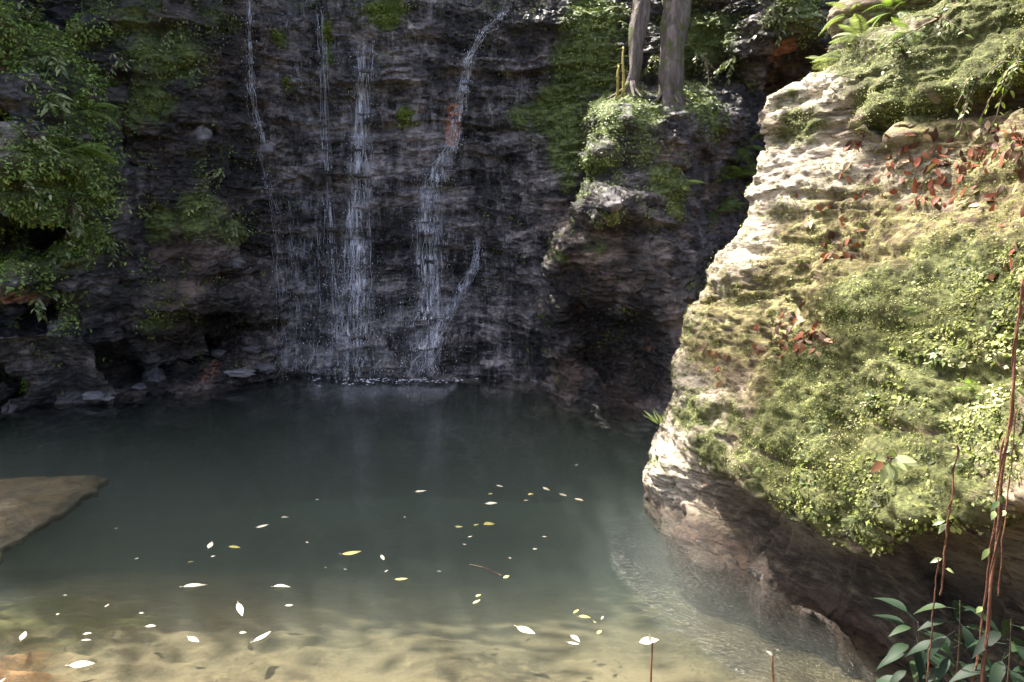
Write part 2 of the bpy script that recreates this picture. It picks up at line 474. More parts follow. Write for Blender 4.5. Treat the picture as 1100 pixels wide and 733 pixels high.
M['bark'] = bark_mat('grey_bark', (0.035, 0.026, 0.022), (0.115, 0.092, 0.082), (0.24, 0.20, 0.18), 0.5)
M['vine'] = bark_mat('reddish_vine_bark', (0.045, 0.02, 0.011), (0.14, 0.055, 0.026), (0.24, 0.11, 0.055))
M['stem'] = bark_mat('brown_stem', (0.05, 0.03, 0.02), (0.11, 0.07, 0.045), (0.17, 0.12, 0.08))
M['strawstem'] = bark_mat('straw_stem', (0.22, 0.17, 0.04), (0.38, 0.30, 0.08), (0.5, 0.42, 0.15))
M['tuft'] = leaf_mat('bright_moss', [(0.0, (0.06, 0.085, 0.012)), (0.5, (0.17, 0.22, 0.03)), (1.0, (0.30, 0.34, 0.07))], 0.6, 0.3, 0.3)

# ------------------------------------------------------------------ rock sheets
BVHS = []
def add_bvh(P, step=2, wrap=False):
    Q = P[::step, ::step]
    nu, nv = Q.shape[:2]
    b = BVHTree.FromPolygons([tuple(v) for v in Q.reshape(-1, 3).tolist()], grid_faces(nu, nv, wrap).tolist())
    BVHS.append(b)
    return b

def hit(px, py, trees=None, maxd=40):
    d = Vector(ray(px, py)).normalized()
    best = None
    for b in (trees or BVHS):
        h = b.ray_cast(Vector(CAM), d, maxd)
        if h[0] is not None and (best is None or h[3] < best[3]): best = h
    if best is None: return None
    n = best[1]
    if n.dot(d) > 0: n = -n
    return np.array(best[0]), np.array(n)

def blob(P, lst):
    """soft patches on a surface: (px,py,Y,radius[,weight])"""
    m = np.zeros(len(P))
    for b in lst:
        c = at(*b[:3]); r = b[3]; w = b[4] if len(b) > 4 else 1.0
        d2 = ((P - c) ** 2 * np.array([1, 0.18, 1])).sum(1) / (r * r)
        m = np.maximum(m, w * np.exp(-d2 ** 1.5))
    return m

def strata(P, amp, lay=0.17, blk=0.55, seed=0.0, tilt=0.05):
    w = fbm(P * 0.55 + seed, 4)
    w2 = fbm(P * 2.3 + seed, 4)
    zz = P[:, 2] + tilt * P[:, 0] + 0.10 * w + 0.035 * w2
    q = np.stack([P[:, 0] / blk + 0.25 * w2 + 0.5 * P[:, 1] / blk, np.zeros(len(P)) + seed, zz / lay], 1)
    a = blocks(q, 5)
    q2 = np.stack([P[:, 0] / (blk * .45) + 0.3 * w2 + .5 * P[:, 1] / (blk * .45), np.zeros(len(P)) + seed + 7, zz / (lay * .38)], 1)
    b = blocks(q2, 4)
    return amp * (a + 0.42 * b)

def rock_detail(P, amp, seed=0.0):
    w = np.stack([fbm(P * 1.3 + seed + 11, 4), 0 * P[:, 0], fbm(P * 1.3 + seed + 23, 4)], 1)
    f = blocks(np.stack([P[:, 0] / .33 + .9 * w[:, 0], P[:, 1] / .8, P[:, 2] / .24 + .9 * w[:, 2]], 1) + seed, 3.5)
    f2 = blocks(np.stack([P[:, 0] / .12 + 1.6 * w[:, 0] + .5 * f, P[:, 1] / .4, P[:, 2] / .10 + 1.6 * w[:, 2]], 1) + seed + 3, 3.0)
    cr = fbm(P * np.array([.9, .9, .8]) + seed + 51, 5)
    crack = np.exp(-(cr / .035) ** 2)
    n2 = fbm(P * np.array([.5, .5, 2.2]) + seed + 91, 5)
    crack2 = np.exp(-(n2 / .03) ** 2)
    return 0.75 * amp * f + 0.36 * amp * f2 - .55 * amp * crack - .5 * amp * crack2 + _rock_noise(P, amp * .75, seed)

def _rock_noise(P, amp, seed=0.0):
    return amp * (fbm(P * np.array([1.6, 1.6, 2.6]) + seed, 7, 0.55) + 0.35 * fbm(P * np.array([5, 5, 8]) + seed + 5, 5, 0.58, ridged=True))

def front_sheet(name, ctrl, xs, zs, amp_s, amp_d, seed, post=None, lay=0.17, blk=0.55, c=0.2, tilt=0.05, attrs=None, mat=None, bstep=2):
    ev = rbf_fit([(p[0], p[2]) for p in ctrl], [p[1] for p in ctrl], c)
    X, Z = np.meshgrid(xs, zs, indexing='ij')
    Y = ev(np.stack([X.ravel(), Z.ravel()], 1)).reshape(X.shape)
    P = np.stack([X, Y, Z], -1)
    N = grid_normals(P)
    N = np.where(N[..., 1:2] > 0, -N, N)
    # damp the normals so that displacement mostly pushes out of the face
    N = N + np.array([0, -0.6, 0]); N /= np.linalg.norm(N, axis=-1)[..., None]
    q = P.reshape(-1, 3)
    d = strata(q, amp_s, lay, blk, seed, tilt) + rock_detail(q, amp_d, seed)
    if post is not None: d = d + post(q)
    P2 = P + N * d.reshape(X.shape)[..., None]
    q = P2.reshape(-1, 3)
    at_ = attrs(q)
    o = mesh_obj(name, q, grid_faces(*X.shape), mat, attrs=at_)
    N2 = grid_normals(P2); N2 = np.where(N2[..., 1:2] > 0, -N2, N2)
    add_bvh(P2, bstep)
    return o, P2, N2, at_

def axis_steps(lo, a, b, hi, fine, coarse):
    return np.concatenate([np.arange(lo, a, coarse), np.arange(a, b, fine), np.arange(b, hi + 1e-6, coarse)])

W = lambda *a: np.array(a, float)

# --- the cliff behind the pool
cc = []
for px in (300, 380, 460, 530):
    cc += [at(px, 440, 10.9), at(px, 406, 11.15), at(px, 375, 11.3), at(px, 340, 11.6), at(px, 290, 11.85), at(px, 200, 12.05), at(px, 100, 12.2), at(px, 15, 12.35), at(px, -10, 12.7), at(px, -120, 12.9)]
cc += [at(*a) for a in [(270, 430, 10.7), (270, 410, 10.85), (265, 370, 11.1), (270, 300, 11.4), (265, 200, 11.6), (265, 100, 11.7), (265, 0, 11.9),
    (585, 430, 10.4), (585, 412, 10.75), (565, 350, 11.05), (575, 290, 11.05), (560, 240, 11.35), (590, 205, 11.2), (560, 150, 11.8), (600, 100, 11.7), (600, 20, 11.7), (645, 60, 11.5), (645, 150, 11.3),
    (780, 100, 12.2), (780, 20, 11.6), (780, 250, 11.9), (780, 400, 11.5), (900, 100, 12), (900, 300, 12), (1000, 0, 12), (700, 50, 11.5), (700, 200, 11.4), (700, 400, 11.2), (830, 45, 10.9), (870, 20, 10.6), (830, 80, 11.9),
    (130, 440, 9.9), (130, 424, 10.1), (200, 435, 10.1), (200, 418, 10.4), (240, 412, 10.6), (150, 392, 11.2), (180, 380, 12.0), (225, 366, 12.0), (265, 345, 11.9), (195, 340, 10.5), (150, 352, 10.25), (170, 350, 10.35), (225, 328, 10.6), (258, 315, 10.8), (150, 300, 10.4), (200, 290, 10.65), (240, 290, 10.9),
    (150, 240, 10.7), (200, 240, 10.75), (150, 160, 10.9), (210, 150, 11.1), (150, 80, 10.8), (200, 80, 11.1), (220, 0, 11.4), (150, 0, 11.0),
    (100, 372, 12.6), (100, 320, 13.2), (100, 250, 13.2), (100, 190, 12.6), (128, 360, 10.7), (126, 300, 10.8), (126, 240, 10.9), (128, 180, 11.0), (98, 425, 10.6), (60, 420, 10.5), (60, 300, 11.2), (60, 100, 10.9), (60, 0, 11), (-100, 400, 10.8), (-100, 100, 11), (-250, 300, 10.5), (-250, 50, 10.8)]]
cc += [W(-9, 9.5, 7), W(-5, 11.5, 7.5), W(-2, 13.5, 7), W(1, 13.5, 7), W(4, 13, 7), W(7, 12.5, 7), W(7, 12.5, 2), W(7, 12.5, -1), W(-9, 9.5, -1), W(-5, 9.8, -1.3), W(-2, 10.4, -1.5), W(1, 10.3, -1.5), W(4, 11, -1.3)]
def cliff_attrs(q):
    moss = blob(q, [(180, 60, 11, .55), (165, 110, 11, .4), (150, 130, 11, .3), (210, 230, 10.8, .4), (250, 250, 11, .3), (170, 240, 10.7, .35), (130, 300, 10.5, .3, .7), (170, 345, 10.5, .25), (300, 40, 12, .16), (345, 30, 12, .2), (348, 60, 12, .16), (415, 12, 12.4, .32, 1.4), (310, 90, 12, .12, .7), (375, 110, 12, .2, .7), (435, 125, 12.2, .16, 1.2),
        (640, 20, 11.6, .55, 1.2), (630, 70, 11.6, .55, 1.4), (600, 120, 11.7, .5, 1.3), (615, 165, 11.5, .45, 1.3), (560, 125, 11.8, .25), (610, 195, 11.3, .22), (780, 180, 12, .6, .8), (790, 110, 12, .5, .7), (745, 40, 11.6, .6, 1.2), (860, 10, 10.7, .5, 1), (230, 20, 11.4, .4, .7), (120, 30, 11, .5, .8), (95, 390, 10.4, .2, .8), (190, 320, 10.6, .5, .55), (140, 200, 10.8, .5, .6), (220, 170, 11, .4, .55), (150, 20, 11, .5, .8), (60, 200, 11, 1.2, .8), (130, 200, 10.8, .5, .6)])
    moss = np.maximum(moss, 0.85 * smooth(4.6, 6.0, q[:, 2]))
    wet = blob(q, [(x, y, 11.9, .95) for x in (300, 380, 460, 520) for y in (20, 100, 190, 280, 360, 405)] + [(330, 390, 11.2, .9), (270, 60, 11.8, .5), (560, 60, 11.8, .6, .7), (560, 250, 11.3, .6, .6), (500, 30, 12.2, .7)])
    stain = blob(q, [(489, 120, 12.2, .11, 1.7), (488, 131, 12.2, .11, 1.9), (487, 142, 12.2, .11, 1.9), (486, 152, 12.2, .10, 1.7), (455, 118, 12.2, .1, .6), (302, 112, 12, .1, .55), (440, 180, 12.1, .1, .45), (285, 215, 11.9, .2, .45), (850, 62, 11, .3, .8), (20, 340, 10.5, .3, .45), (225, 400, 10.9, .35, .5)])
    return {'moss': moss, 'wet': np.clip(wet, 0, 1), 'stain': stain, 'brown': .75 * smooth(-3.0, -3.9, q[:, 0]) + .5 * smooth(1.3, 2.0, q[:, 0])}
def cliff_post(q):
    x, z = q[:, 0], q[:, 2]
    d = np.zeros(len(q))
    # vertical run-off grooves in the fall face
    m = smooth(-3.6, -2.6, x) * smooth(1.0, 0.2, x)
    d += m * 0.05 * fbm(np.stack([x * 3.2, x * 0, z * 0.5], 1), 4) + m * 0.03 * fbm(np.stack([x * 6, x * 0 + 3, z * 4.0], 1), 5)
    # jagged top edge
    return d
o, cP, cN, cA = front_sheet('cliff', cc, axis_steps(-9, -7.6, 3.6, 7, 0.0145, 0.06), axis_steps(-1.5, -0.15, 5.3, 7.8, 0.0125, 0.06), 0.11, 0.075, 1.3, cliff_post, lay=0.2, blk=.7, attrs=cliff_attrs, mat=M['cliff'])
tag(o, 'dark wet layered rock cliff behind the pool with water trickling down', 'cliff', kind='structure')
BV_CLIFF = BVHS[-1]

# --- rock outcrop, upper left, overhanging a ledge
oc = [at(*a) for a in [(-120, 372, 9.8), (-40, 372, 9.8), (20, 368, 9.85), (60, 360, 9.9), (-120, 384, 10.6), (-40, 384, 10.6), (20, 380, 10.6), (60, 372, 10.7),
    (-120, 320, 9.6), (-40, 320, 9.65), (20, 320, 9.7), (60, 320, 9.8), (78, 320, 9.95), (-40, 280, 9.6), (20, 285, 9.5), (60, 280, 9.65), (85, 260, 10.0),
    (-120, 230, 9.1), (-40, 220, 9.3), (20, 220, 9.4), (70, 220, 9.6), (90, 210, 9.9), (20, 160, 9.65), (80, 160, 9.8), (105, 160, 10.3), (20, 110, 9.95), (-60, 110, 9.7), (80, 100, 10.1), (115, 130, 10.6), (20, 70, 10.0), (20, 20, 10.3), (80, 30, 10.4), (-100, 20, 10.1), (105, 50, 10.8), (20, -60, 10.7), (80, -60, 10.9), (-100, -60, 10.4),
    (110, 320, 11.9), (118, 230, 12.4), (128, 150, 12.6), (132, 50, 12.8), (132, -60, 13), (150, -60, 13.6), (155, 50, 13.6), (150, 150, 13.4), (110, 380, 11.8), (-200, 200, 9.0), (-200, 380, 10.4), (-200, 0, 9.9), (20, 430, 11), (-120, 430, 11), (90, 430, 11.6)]]
def out_attrs(q):
    moss = blob(q, [(20, 240, 9.4, .7, 1.4), (60, 190, 9.7, .6, 1.35), (20, 180, 9.6, .6, 1.3), (60, 260, 9.6, .5, 1.2), (70, 340, 9.6, .35, .8), (40, 40, 10.2, .7, 1.1), (90, 60, 10.4, .5, .9), (90, 120, 10.2, .4, .9), (-50, 250, 9.3, .6), (-60, 60, 10, .8, .8)])
    return {'moss': moss, 'wet': np.full(len(q), 0.1), 'stain': blob(q, [(10, 95, 10, .3, .75), (15, 330, 9.4, .4, .6), (15, 140, 9.8, .25, .6)])}
o, oP, oN, oA = front_sheet('rock_outcrop', oc, np.arange(-8.6, -4.35, 0.0165), np.arange(0.25, 6.2, 0.0165), 0.09, 0.09, 4.1, lay=0.2, attrs=out_attrs, mat=M['cliff'])
tag(o, 'mossy overhanging rock outcrop covered in green leaves at the upper left', 'rock')

# --- low ledge of rock at the waterline below the outcrop
lc = [at(*a) for a in [(-100, 448, 9.2), (-40, 442, 9.35), (10, 438, 9.5), (50, 434, 9.65), (78, 431, 9.75), (-100, 400, 9.1), (-40, 402, 9.2), (10, 400, 9.4), (50, 400, 9.55), (77, 402, 9.7), (-40, 390, 9.3), (10, 390, 9.45), (50, 391, 9.6), (76, 393, 9.75),
    (-40, 380, 10.9), (10, 380, 10.9), (50, 382, 11), (-100, 380, 10.8), (86, 400, 11.3), (86, 388, 11.3), (86, 432, 11.3), (90, 380, 11.6), (94, 405, 11.6), (94, 432, 11.6), (-100, 480, 9.1), (10, 480, 9.4), (60, 480, 9.6), (96, 470, 11)]]
def led_attrs(q):
    return {'moss': blob(q, [(5, 405, 9.6, .18, .9), (20, 412, 9.6, .15, .8), (85, 395, 10.2, .2)]), 'wet': np.full(len(q), 0.35), 'stain': blob(q, [(40, 400, 9.7, .4, .4)])}
o, lP, lN, lA = front_sheet('rock_ledge', lc, np.arange(-7.6, -4.95, 0.014), np.arange(-0.9, 0.95, 0.014), 0.045, 0.05, 8.2, c=0.05, attrs=led_attrs, mat=M['cliff'])
tag(o, 'low grey rock ledge at the waterline under the mossy overhang', 'rock')

# --- buttress right of the falls
bc = [at(*a) for a in [(596, 440, 10.0), (597, 424, 10.15), (630, 445, 9.6), (630, 434, 9.75), (665, 452, 9.35), (700, 460, 9.2), (725, 460, 9.2), (600, 380, 10.35), (630, 390, 10.45), (660, 390, 10.5), (690, 390, 10.2), (712, 390, 9.5), (735, 390, 9.2), (640, 415, 10.1), (680, 420, 9.9), (712, 420, 9.3),
    (594, 330, 10.3), (620, 335, 10.4), (650, 345, 10.5), (680, 350, 10.2), (708, 345, 9.35), (730, 340, 9.15), (590, 285, 10.3), (610, 285, 10.1), (635, 282, 9.7), (660, 292, 9.5), (690, 305, 9.3), (720, 300, 9.25), (745, 310, 9.5),
    (596, 255, 10.4), (625, 250, 9.9), (655, 245, 9.6), (690, 245, 9.55), (725, 245, 9.75), (748, 260, 10.2), (625, 210, 10.2), (650, 200, 9.75), (690, 200, 9.7), (725, 200, 9.9), (635, 160, 10.3), (660, 160, 9.95), (695, 160, 9.95), (728, 165, 10.1), (655, 125, 10.25), (690, 120, 10.2), (730, 125, 10.35), (765, 130, 10.7), (670, 112, 10.5), (700, 108, 10.6), (740, 110, 10.7), (790, 112, 11.0),
    (660, 95, 11.7), (700, 90, 11.7), (740, 92, 11.7), (800, 90, 11.8), (640, 110, 11.6), (622, 160, 11.6), (615, 210, 11.6), (580, 255, 11.7), (575, 300, 11.8), (578, 380, 11.8), (578, 440, 11.6), (755, 170, 10.9), (765, 230, 11.4), (770, 300, 11.2), (765, 400, 10.4), (800, 200, 11.9), (800, 300, 11.9), (800, 440, 11.4), (660, 60, 12.2), (760, 60, 12.2), (820, 140, 11.8)]]
def but_attrs(q):
    moss = blob(q, [(650, 130, 10.2, .3, 1.1), (690, 125, 10.3, .35), (645, 170, 10.2, .3), (640, 215, 10, .25), (715, 195, 9.9, .3, 1.1), (690, 160, 10, .3, .8), (725, 220, 9.9, .25), (605, 275, 10.1, .15), (640, 265, 9.8, .2, .7), (625, 325, 10.1, .12, .7), (700, 240, 9.6, .2, .5), (760, 130, 10.8, .3, .8), (660, 105, 10.8, .5), (740, 105, 11, .5)])
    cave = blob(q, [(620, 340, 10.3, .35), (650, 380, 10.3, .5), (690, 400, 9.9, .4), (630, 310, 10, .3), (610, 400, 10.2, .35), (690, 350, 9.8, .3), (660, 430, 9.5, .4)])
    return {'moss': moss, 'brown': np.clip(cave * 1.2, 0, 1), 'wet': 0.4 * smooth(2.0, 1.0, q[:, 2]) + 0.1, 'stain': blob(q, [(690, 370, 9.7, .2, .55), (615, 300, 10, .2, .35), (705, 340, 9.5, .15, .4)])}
def but_post(q):
    return 0.02 * fbm(q * np.array([2, 2, 9.0]), 4)
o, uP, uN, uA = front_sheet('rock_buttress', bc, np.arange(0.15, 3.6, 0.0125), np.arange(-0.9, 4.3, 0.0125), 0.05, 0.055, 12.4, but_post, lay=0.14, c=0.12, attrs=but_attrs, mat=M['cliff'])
tag(o, 'mossy rock buttress with an undercut brown base standing between waterfall and boulder', 'rock')

# --- the big sunlit boulder
BC = np.array([4.6, 5.4])
bo = [at(*a) for a in [
    (700, 541, 6.4), (728, 575, 5.75), (760, 610, 5.2), (810, 645, 4.75), (860, 670, 4.44), (905, 695, 4.2), (940, 710, 4.05), (975, 733, 3.85),
    (703, 510, 6.45), (710, 480, 6.6), (722, 440, 6.75), (732, 380, 6.9), (757, 310, 6.95), (782, 270, 6.95), (808, 235, 6.95), (826, 200, 6.95), (836, 160, 7.0), (831, 125, 7.05), (850, 103, 7.05), (872, 82, 7.05), (915, 50, 7.0), (935, 10, 7.1),
    (728, 500, 6.15), (750, 475, 6.0), (735, 540, 6.0), (760, 520, 5.85), (790, 560, 5.45), (775, 575, 5.4),
    (800, 520, 5.15), (850, 560, 4.6), (900, 580, 4.2), (950, 575, 3.85), (1000, 562, 3.6), (1100, 545, 3.15),
    (820, 590, 5.0), (870, 610, 4.65), (920, 625, 4.35), (1000, 610, 3.95), (1100, 590, 3.55), (850, 630, 4.7), (920, 665, 4.3), (1000, 670, 3.8),
    (800, 470, 5.45), (850, 480, 4.95), (900, 490, 4.55), (950, 490, 4.2), (1020, 480, 3.85), (1100, 470, 3.45),
    (760, 430, 6.2), (800, 400, 6.0), (850, 400, 5.5), (900, 400, 5.0), (950, 390, 4.65), (1030, 380, 4.2), (1100, 370, 3.8),
    (780, 330, 6.55), (830, 320, 6.2), (900, 310, 5.55), (970, 300, 5.0), (1050, 290, 4.55), (1100, 280, 4.25),
    (815, 255, 6.7), (870, 240, 6.3), (950, 230, 5.75), (1030, 215, 5.25), (1100, 200, 4.85),
    (840, 190, 6.85), (900, 180, 6.35), (960, 165, 5.95), (1040, 145, 5.5), (1100, 130, 5.2),
    (850, 150, 6.95), (885, 150, 6.6), (910, 148, 6.45), (960, 140, 6.2), (1030, 118, 5.8), (1100, 100, 5.45),
    (910, 136, 6.15), (960, 124, 5.8), (1030, 102, 5.6), (1100, 82, 5.3),
    (870, 110, 6.9), (920, 90, 6.4), (1000, 70, 6.0), (1080, 45, 5.7), (960, 30, 6.8), (1040, 10, 6.4), (1100, 0, 6.2)]]
bo += [W(2.18, 3.0, 0.0), W(2.4, 2.0, 0), W(2.2, 3.0, 1.2), W(2.45, 2.0, 1.3), W(2.45, 3.0, 2.2), W(2.8, 2.0, 2.3), W(2.9, 3.0, 3.2), W(3.4, 2, 3.4), W(3.0, 1.0, 0), W(3.2, 1, 2),
       W(1.45, 6.4, -0.8), W(1.85, 5.2, -0.8), W(2.25, 4.3, -0.8), W(2.5, 3, -0.8), W(1.58, 5.2, -.2), W(1.93, 4.5, -.2), W(1.30, 5.9, -.2), W(1.8, 7.5, -0.8), W(1.95, 7.7, 0.4), W(2.5, 7.8, 1.5), W(2.95, 7.8, 2.5), W(3.3, 7.8, 3.3), W(3.6, 7.7, 4.0), W(2.6, 9.0, 0), W(3, 9.2, 2), W(3.6, 9, 3.6),
       W(3.3, 7.2, 4.6), W(3.4, 6.0, 4.6), W(3.4, 5.0, 4.6), W(3.7, 4, 4.6), W(4, 3, 4.6), W(4.6, 9.5, 1), W(4.6, 9, 4), W(6.5, 9, 1), W(6.5, 8, 4), W(8, 6, 1), W(7.5, 6, 4), W(7, 2.5, 1), W(6.5, 3, 4), W(4.6, 1, 1), W(4.6, 2, 4), W(4.0, 6.5, 5.2), W(3.9, 5, 5.2)]
bo = np.array(bo)
def cyl(p):
    th = np.arctan2(p[:, 1] - BC[1], -(p[:, 0] - BC[0]))   # 0 faces the pool
    r = np.hypot(p[:, 0] - BC[0], p[:, 1] - BC[1])
    return th, r
bth, br = cyl(bo)
q = np.stack([2.6 * bth, bo[:, 2]], 1); v = br
lo = bth < -2.2; hi = bth > 2.2
q2 = np.concatenate([q, q[lo] + [2.6 * 2 * np.pi, 0], q[hi] - [2.6 * 2 * np.pi, 0]]); v2 = np.concatenate([v, v[lo], v[hi]])
bev = rbf_fit(q2, v2, 0.12)
ths = np.concatenate([np.arange(-1.35, 1.25, 0.0042), np.linspace(1.25, 2 * np.pi - 1.35, 90)[:-1]])
zs = axis_steps(-0.9, -0.05, 5.05, 5.6, 0.0115, 0.03)
TH, ZZ = np.meshgrid(ths, zs, indexing='ij')
thw = np.where(TH > np.pi, TH - 2 * np.pi, TH)
R = bev(np.stack([2.6 * thw.ravel(), ZZ.ravel()], 1)).reshape(TH.shape)
capz = np.clip((ZZ - 4.7) / .9, 0, 1)
R = np.maximum(R, 0.4) * np.sqrt(np.clip(1 - capz ** 2, 1e-5, 1))
P = np.stack([BC[0] - R * np.cos(TH), BC[1] + R * np.sin(TH), ZZ], -1)
N = grid_normals(P, True)
rad = np.stack([-np.cos(TH), np.sin(TH), 0 * TH], -1)
N = np.where((N * rad).sum(-1)[..., None] < 0, -N, N)
q = P.reshape(-1, 3)
def tilt_layers(q):
    w = fbm(q * 0.9 + 3, 4); w2 = fbm(q * 3 + 9, 4)
    zz = q[:, 2] - 0.20 * (q[:, 1] - 5) * -0.35 + 0.07 * w + 0.02 * w2
    a = blocks(np.stack([q[:, 1] / 1.1 + .3 * w2, q[:, 0] * 0, zz / 0.23], 1), 5)
    b = blocks(np.stack([q[:, 1] / .45 + .3 * w2, q[:, 0] * 0 + 5, zz / 0.085], 1), 4)
    return 0.035 * a + 0.02 * b
bdg = np.stack([q[:, 0] * .5, q[:, 1] * .5, (q[:, 2] + .10 * (q[:, 1] - 5)) * 2.6], 1)
bn = fbm(bdg + 77, 5, .55)
bcrack = np.exp(-(bn / .035) ** 2) * smooth(-.25, .15, fbm(q * .9 + 13, 3))
d = 1.05 * tilt_layers(q) - .055 * bcrack + 0.05 * fbm(q * np.array([1.6, 1.6, 2.6]) + 21, 7, .52) + 0.02 * fbm(q * np.array([6, 6, 9]), 5, .55, ridged=True)
def boulder_attrs(q):
    moss = blob(q, [(900, 420, 5.0, .42, 1.25), (960, 340, 4.8, .42, 1.3), (1030, 330, 4.4, .42, 1.3), (1000, 420, 4.4, .42, 1.3), (1050, 300, 4.5, .35, 1.2), (860, 470, 5.0, .35, 1.2), (830, 500, 5.1, .3, 1.2), (900, 530, 4.4, .36, 1.3), (960, 540, 3.9, .3, 1.2), (860, 540, 4.8, .24, 1.2), (1050, 440, 3.9, .35, 1.1), (1090, 480, 3.5, .3, .9), (1000, 505, 3.9, .3, 1.1), (790, 450, 5.8, .25, .8), (745, 440, 6.3, .26, 1.0), (715, 500, 6.5, .2, .9), (770, 480, 5.8, .25, 1.0), (740, 350, 6.9, .2, .8), (735, 400, 6.8, .2, .8), (790, 300, 6.8, .22, .7), (830, 230, 6.8, .2, .65),
        (940, 75, 6.5, .35, 1.2), (1000, 70, 6.0, .35, 1.2), (1060, 60, 5.7, .3, 1.1), (960, 110, 6.0, .26, 1.3), (1020, 95, 5.6, .22, 1.2), (1085, 70, 5.3, .25, 1.3), (1060, 30, 5.9, .4, 1.2), (1090, 45, 5.5, .3, 1.2), (1030, 60, 5.6, .3, 1.2), (1095, 0, 6.0, .4, 1.2), (860, 135, 6.9, .22, 1.1), (850, 110, 7.0, .16, .8), (920, 40, 6.9, .3), (1000, 20, 6.5, .4), (1090, 20, 6.0, .4), (840, 145, 7.0, .15, .6)])
    film = blob(q, [(860, 280, 6.2, .5), (900, 210, 6.1, .4, .8), (800, 330, 6.4, .4), (850, 330, 6.0, .4, 1.1), (950, 260, 5.6, .4, .9), (900, 330, 5.4, .35, 1.1), (1080, 190, 5.0, .3, 1.2), (1000, 200, 5.5, .3, .7), (830, 370, 6.0, .35), (760, 380, 6.6, .3, .8), (870, 430, 5.2, .4), (950, 440, 4.6, .4), (1060, 250, 4.7, .3), (990, 155, 5.8, .35, .7), (1090, 110, 5.3, .3, .6)])
    pale = blob(q, [(860, 90, 7.1, .4, 1.2), (835, 170, 7.1, .35, 1.2), (830, 200, 7.0, .3), (800, 260, 6.9, .3, .8), (780, 300, 6.9, .25, .6), (735, 420, 6.7, .3, .9), (712, 500, 6.4, .3, 1.0), (730, 470, 6.4, .25, .9), (760, 470, 6.1, .25, .7), (890, 180, 6.4, .3, .8), (900, 60, 7.0, .3, 1.1), (990, 190, 5.6, .2, .6)])
    moss = np.maximum(moss, 1.2 * smooth(4.05, 4.4, q[:, 2] + .15 * fbm(q * 2, 3)))
    film = np.maximum(film, blob(q, [(920, 138, 5.9, .2), (1000, 112, 5.6, .2), (1070, 95, 5.3, .2)]))
    # the undercut flank below the mossy lip is bare rock, its shade painted dark
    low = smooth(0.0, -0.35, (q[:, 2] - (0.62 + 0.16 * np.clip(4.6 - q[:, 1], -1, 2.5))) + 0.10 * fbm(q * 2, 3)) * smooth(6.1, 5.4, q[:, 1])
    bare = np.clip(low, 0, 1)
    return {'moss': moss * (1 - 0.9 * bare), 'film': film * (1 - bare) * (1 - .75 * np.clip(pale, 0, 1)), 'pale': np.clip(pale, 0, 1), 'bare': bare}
LIP = np.array([at(*a) for a in [(1100, 535, 3.15), (1000, 555, 3.6), (950, 570, 3.85), (900, 585, 4.2), (850, 565, 4.6), (800, 525, 5.15), (750, 485, 6.05)]])
GAP = np.array([at(*a) for a in [(1100, 92, 5.25), (1030, 108, 5.6), (960, 130, 6.0), (905, 147, 6.35)]])
zl = np.interp(q[:, 1], LIP[:, 1], LIP[:, 2]) + 0.05 * fbm(q * 2.2 + 40, 4)
tl = np.clip((zl - q[:, 2]) / np.maximum(zl - 0.04, .1), -1, 3)
d -= 0.24 * smooth(0, .22, tl) * smooth(1.5, 1.05, tl) * smooth(5.95, 5.2, q[:, 1]) * smooth(2.0, 2.8, q[:, 1])
zg = np.interp(q[:, 1], GAP[:, 1], GAP[:, 2]) + 0.02 * fbm(q * 2.5 + 70, 4)
mg = smooth(6.5, 6.15, q[:, 1]) * smooth(3.5, 4.5, q[:, 1])
d += mg * (0.07 * smooth(-.005, .05, q[:, 2] - zg) * smooth(1.0, .2, q[:, 2] - zg) - 0.22 * np.exp(-((q[:, 2] - zg + .055) / .06) ** 2))
A0 = boulder_attrs(q)
# cushions of moss swell the surface, the bedding gap under the upper block is a groove
d += .013 * np.clip(A0['moss'], 0, 1) * fbm(q * 11 + 3, 4, .6)
d += 0.022 * np.clip(A0['moss'], 0, 1) * (1 + 1.4 * fbm(q * np.array([3, 3, 6]) + 31, 5, .55))
P2 = P + N * d.reshape(TH.shape)[..., None]
q = P2.reshape(-1, 3)
bA = boulder_attrs(q)
bA['moss'] = bA['moss'] * (1 - .9 * bcrack); bA['film'] = bA['film'] * (1 - .7 * bcrack)
o = mesh_obj('boulder', q, grid_faces(*TH.shape, wrap=True), M['boulder'], attrs=bA)
tag(o, 'huge sunlit mossy boulder sloping into the right side of the pool', 'boulder')
bP, bN = P2, grid_normals(P2, True)
bN = np.where((bN * rad).sum(-1)[..., None] < 0, -bN, bN)
BV_B = add_bvh(P2[:640], 2)

# ------------------------------------------------------------------ pool bed and water
xs = axis_steps(-12, -5.5, 2.6, 9, 0.022, 0.15); ys = axis_steps(-6, 2.8, 7.5, 14, 0.022, 0.12)
X, Y = np.meshgrid(xs, ys, indexing='ij')
zb = np.interp(Y, [-6, 0, 2.4, 3.2, 3.9, 4.6, 5.4, 6.4, 7.6, 9, 10.5, 14], [1.0, 0.7, 0.12, -0.06, -0.17, -0.30, -0.50, -0.80, -1.22, -1.7, -2.1, -2.3])
shelf = smooth(0.4, -3.8, X) * smooth(8.4, 5.0, Y)
zb = zb * (1 - 0.25 * shelf * (zb < 0)) + 0.0
zb = np.where(X > 1.5, zb + 0.1 * smooth(1.5, 2.4, X) * smooth(4.6, 3.2, Y), zb)
p3 = np.stack([X.ravel(), Y.ravel(), 0 * X.ravel()], 1)
dm = (smooth(0.3, -0.2, zb) * .75 + .25).ravel() * (.25 + .75 * smooth(5.8, 4.6, Y)).ravel()
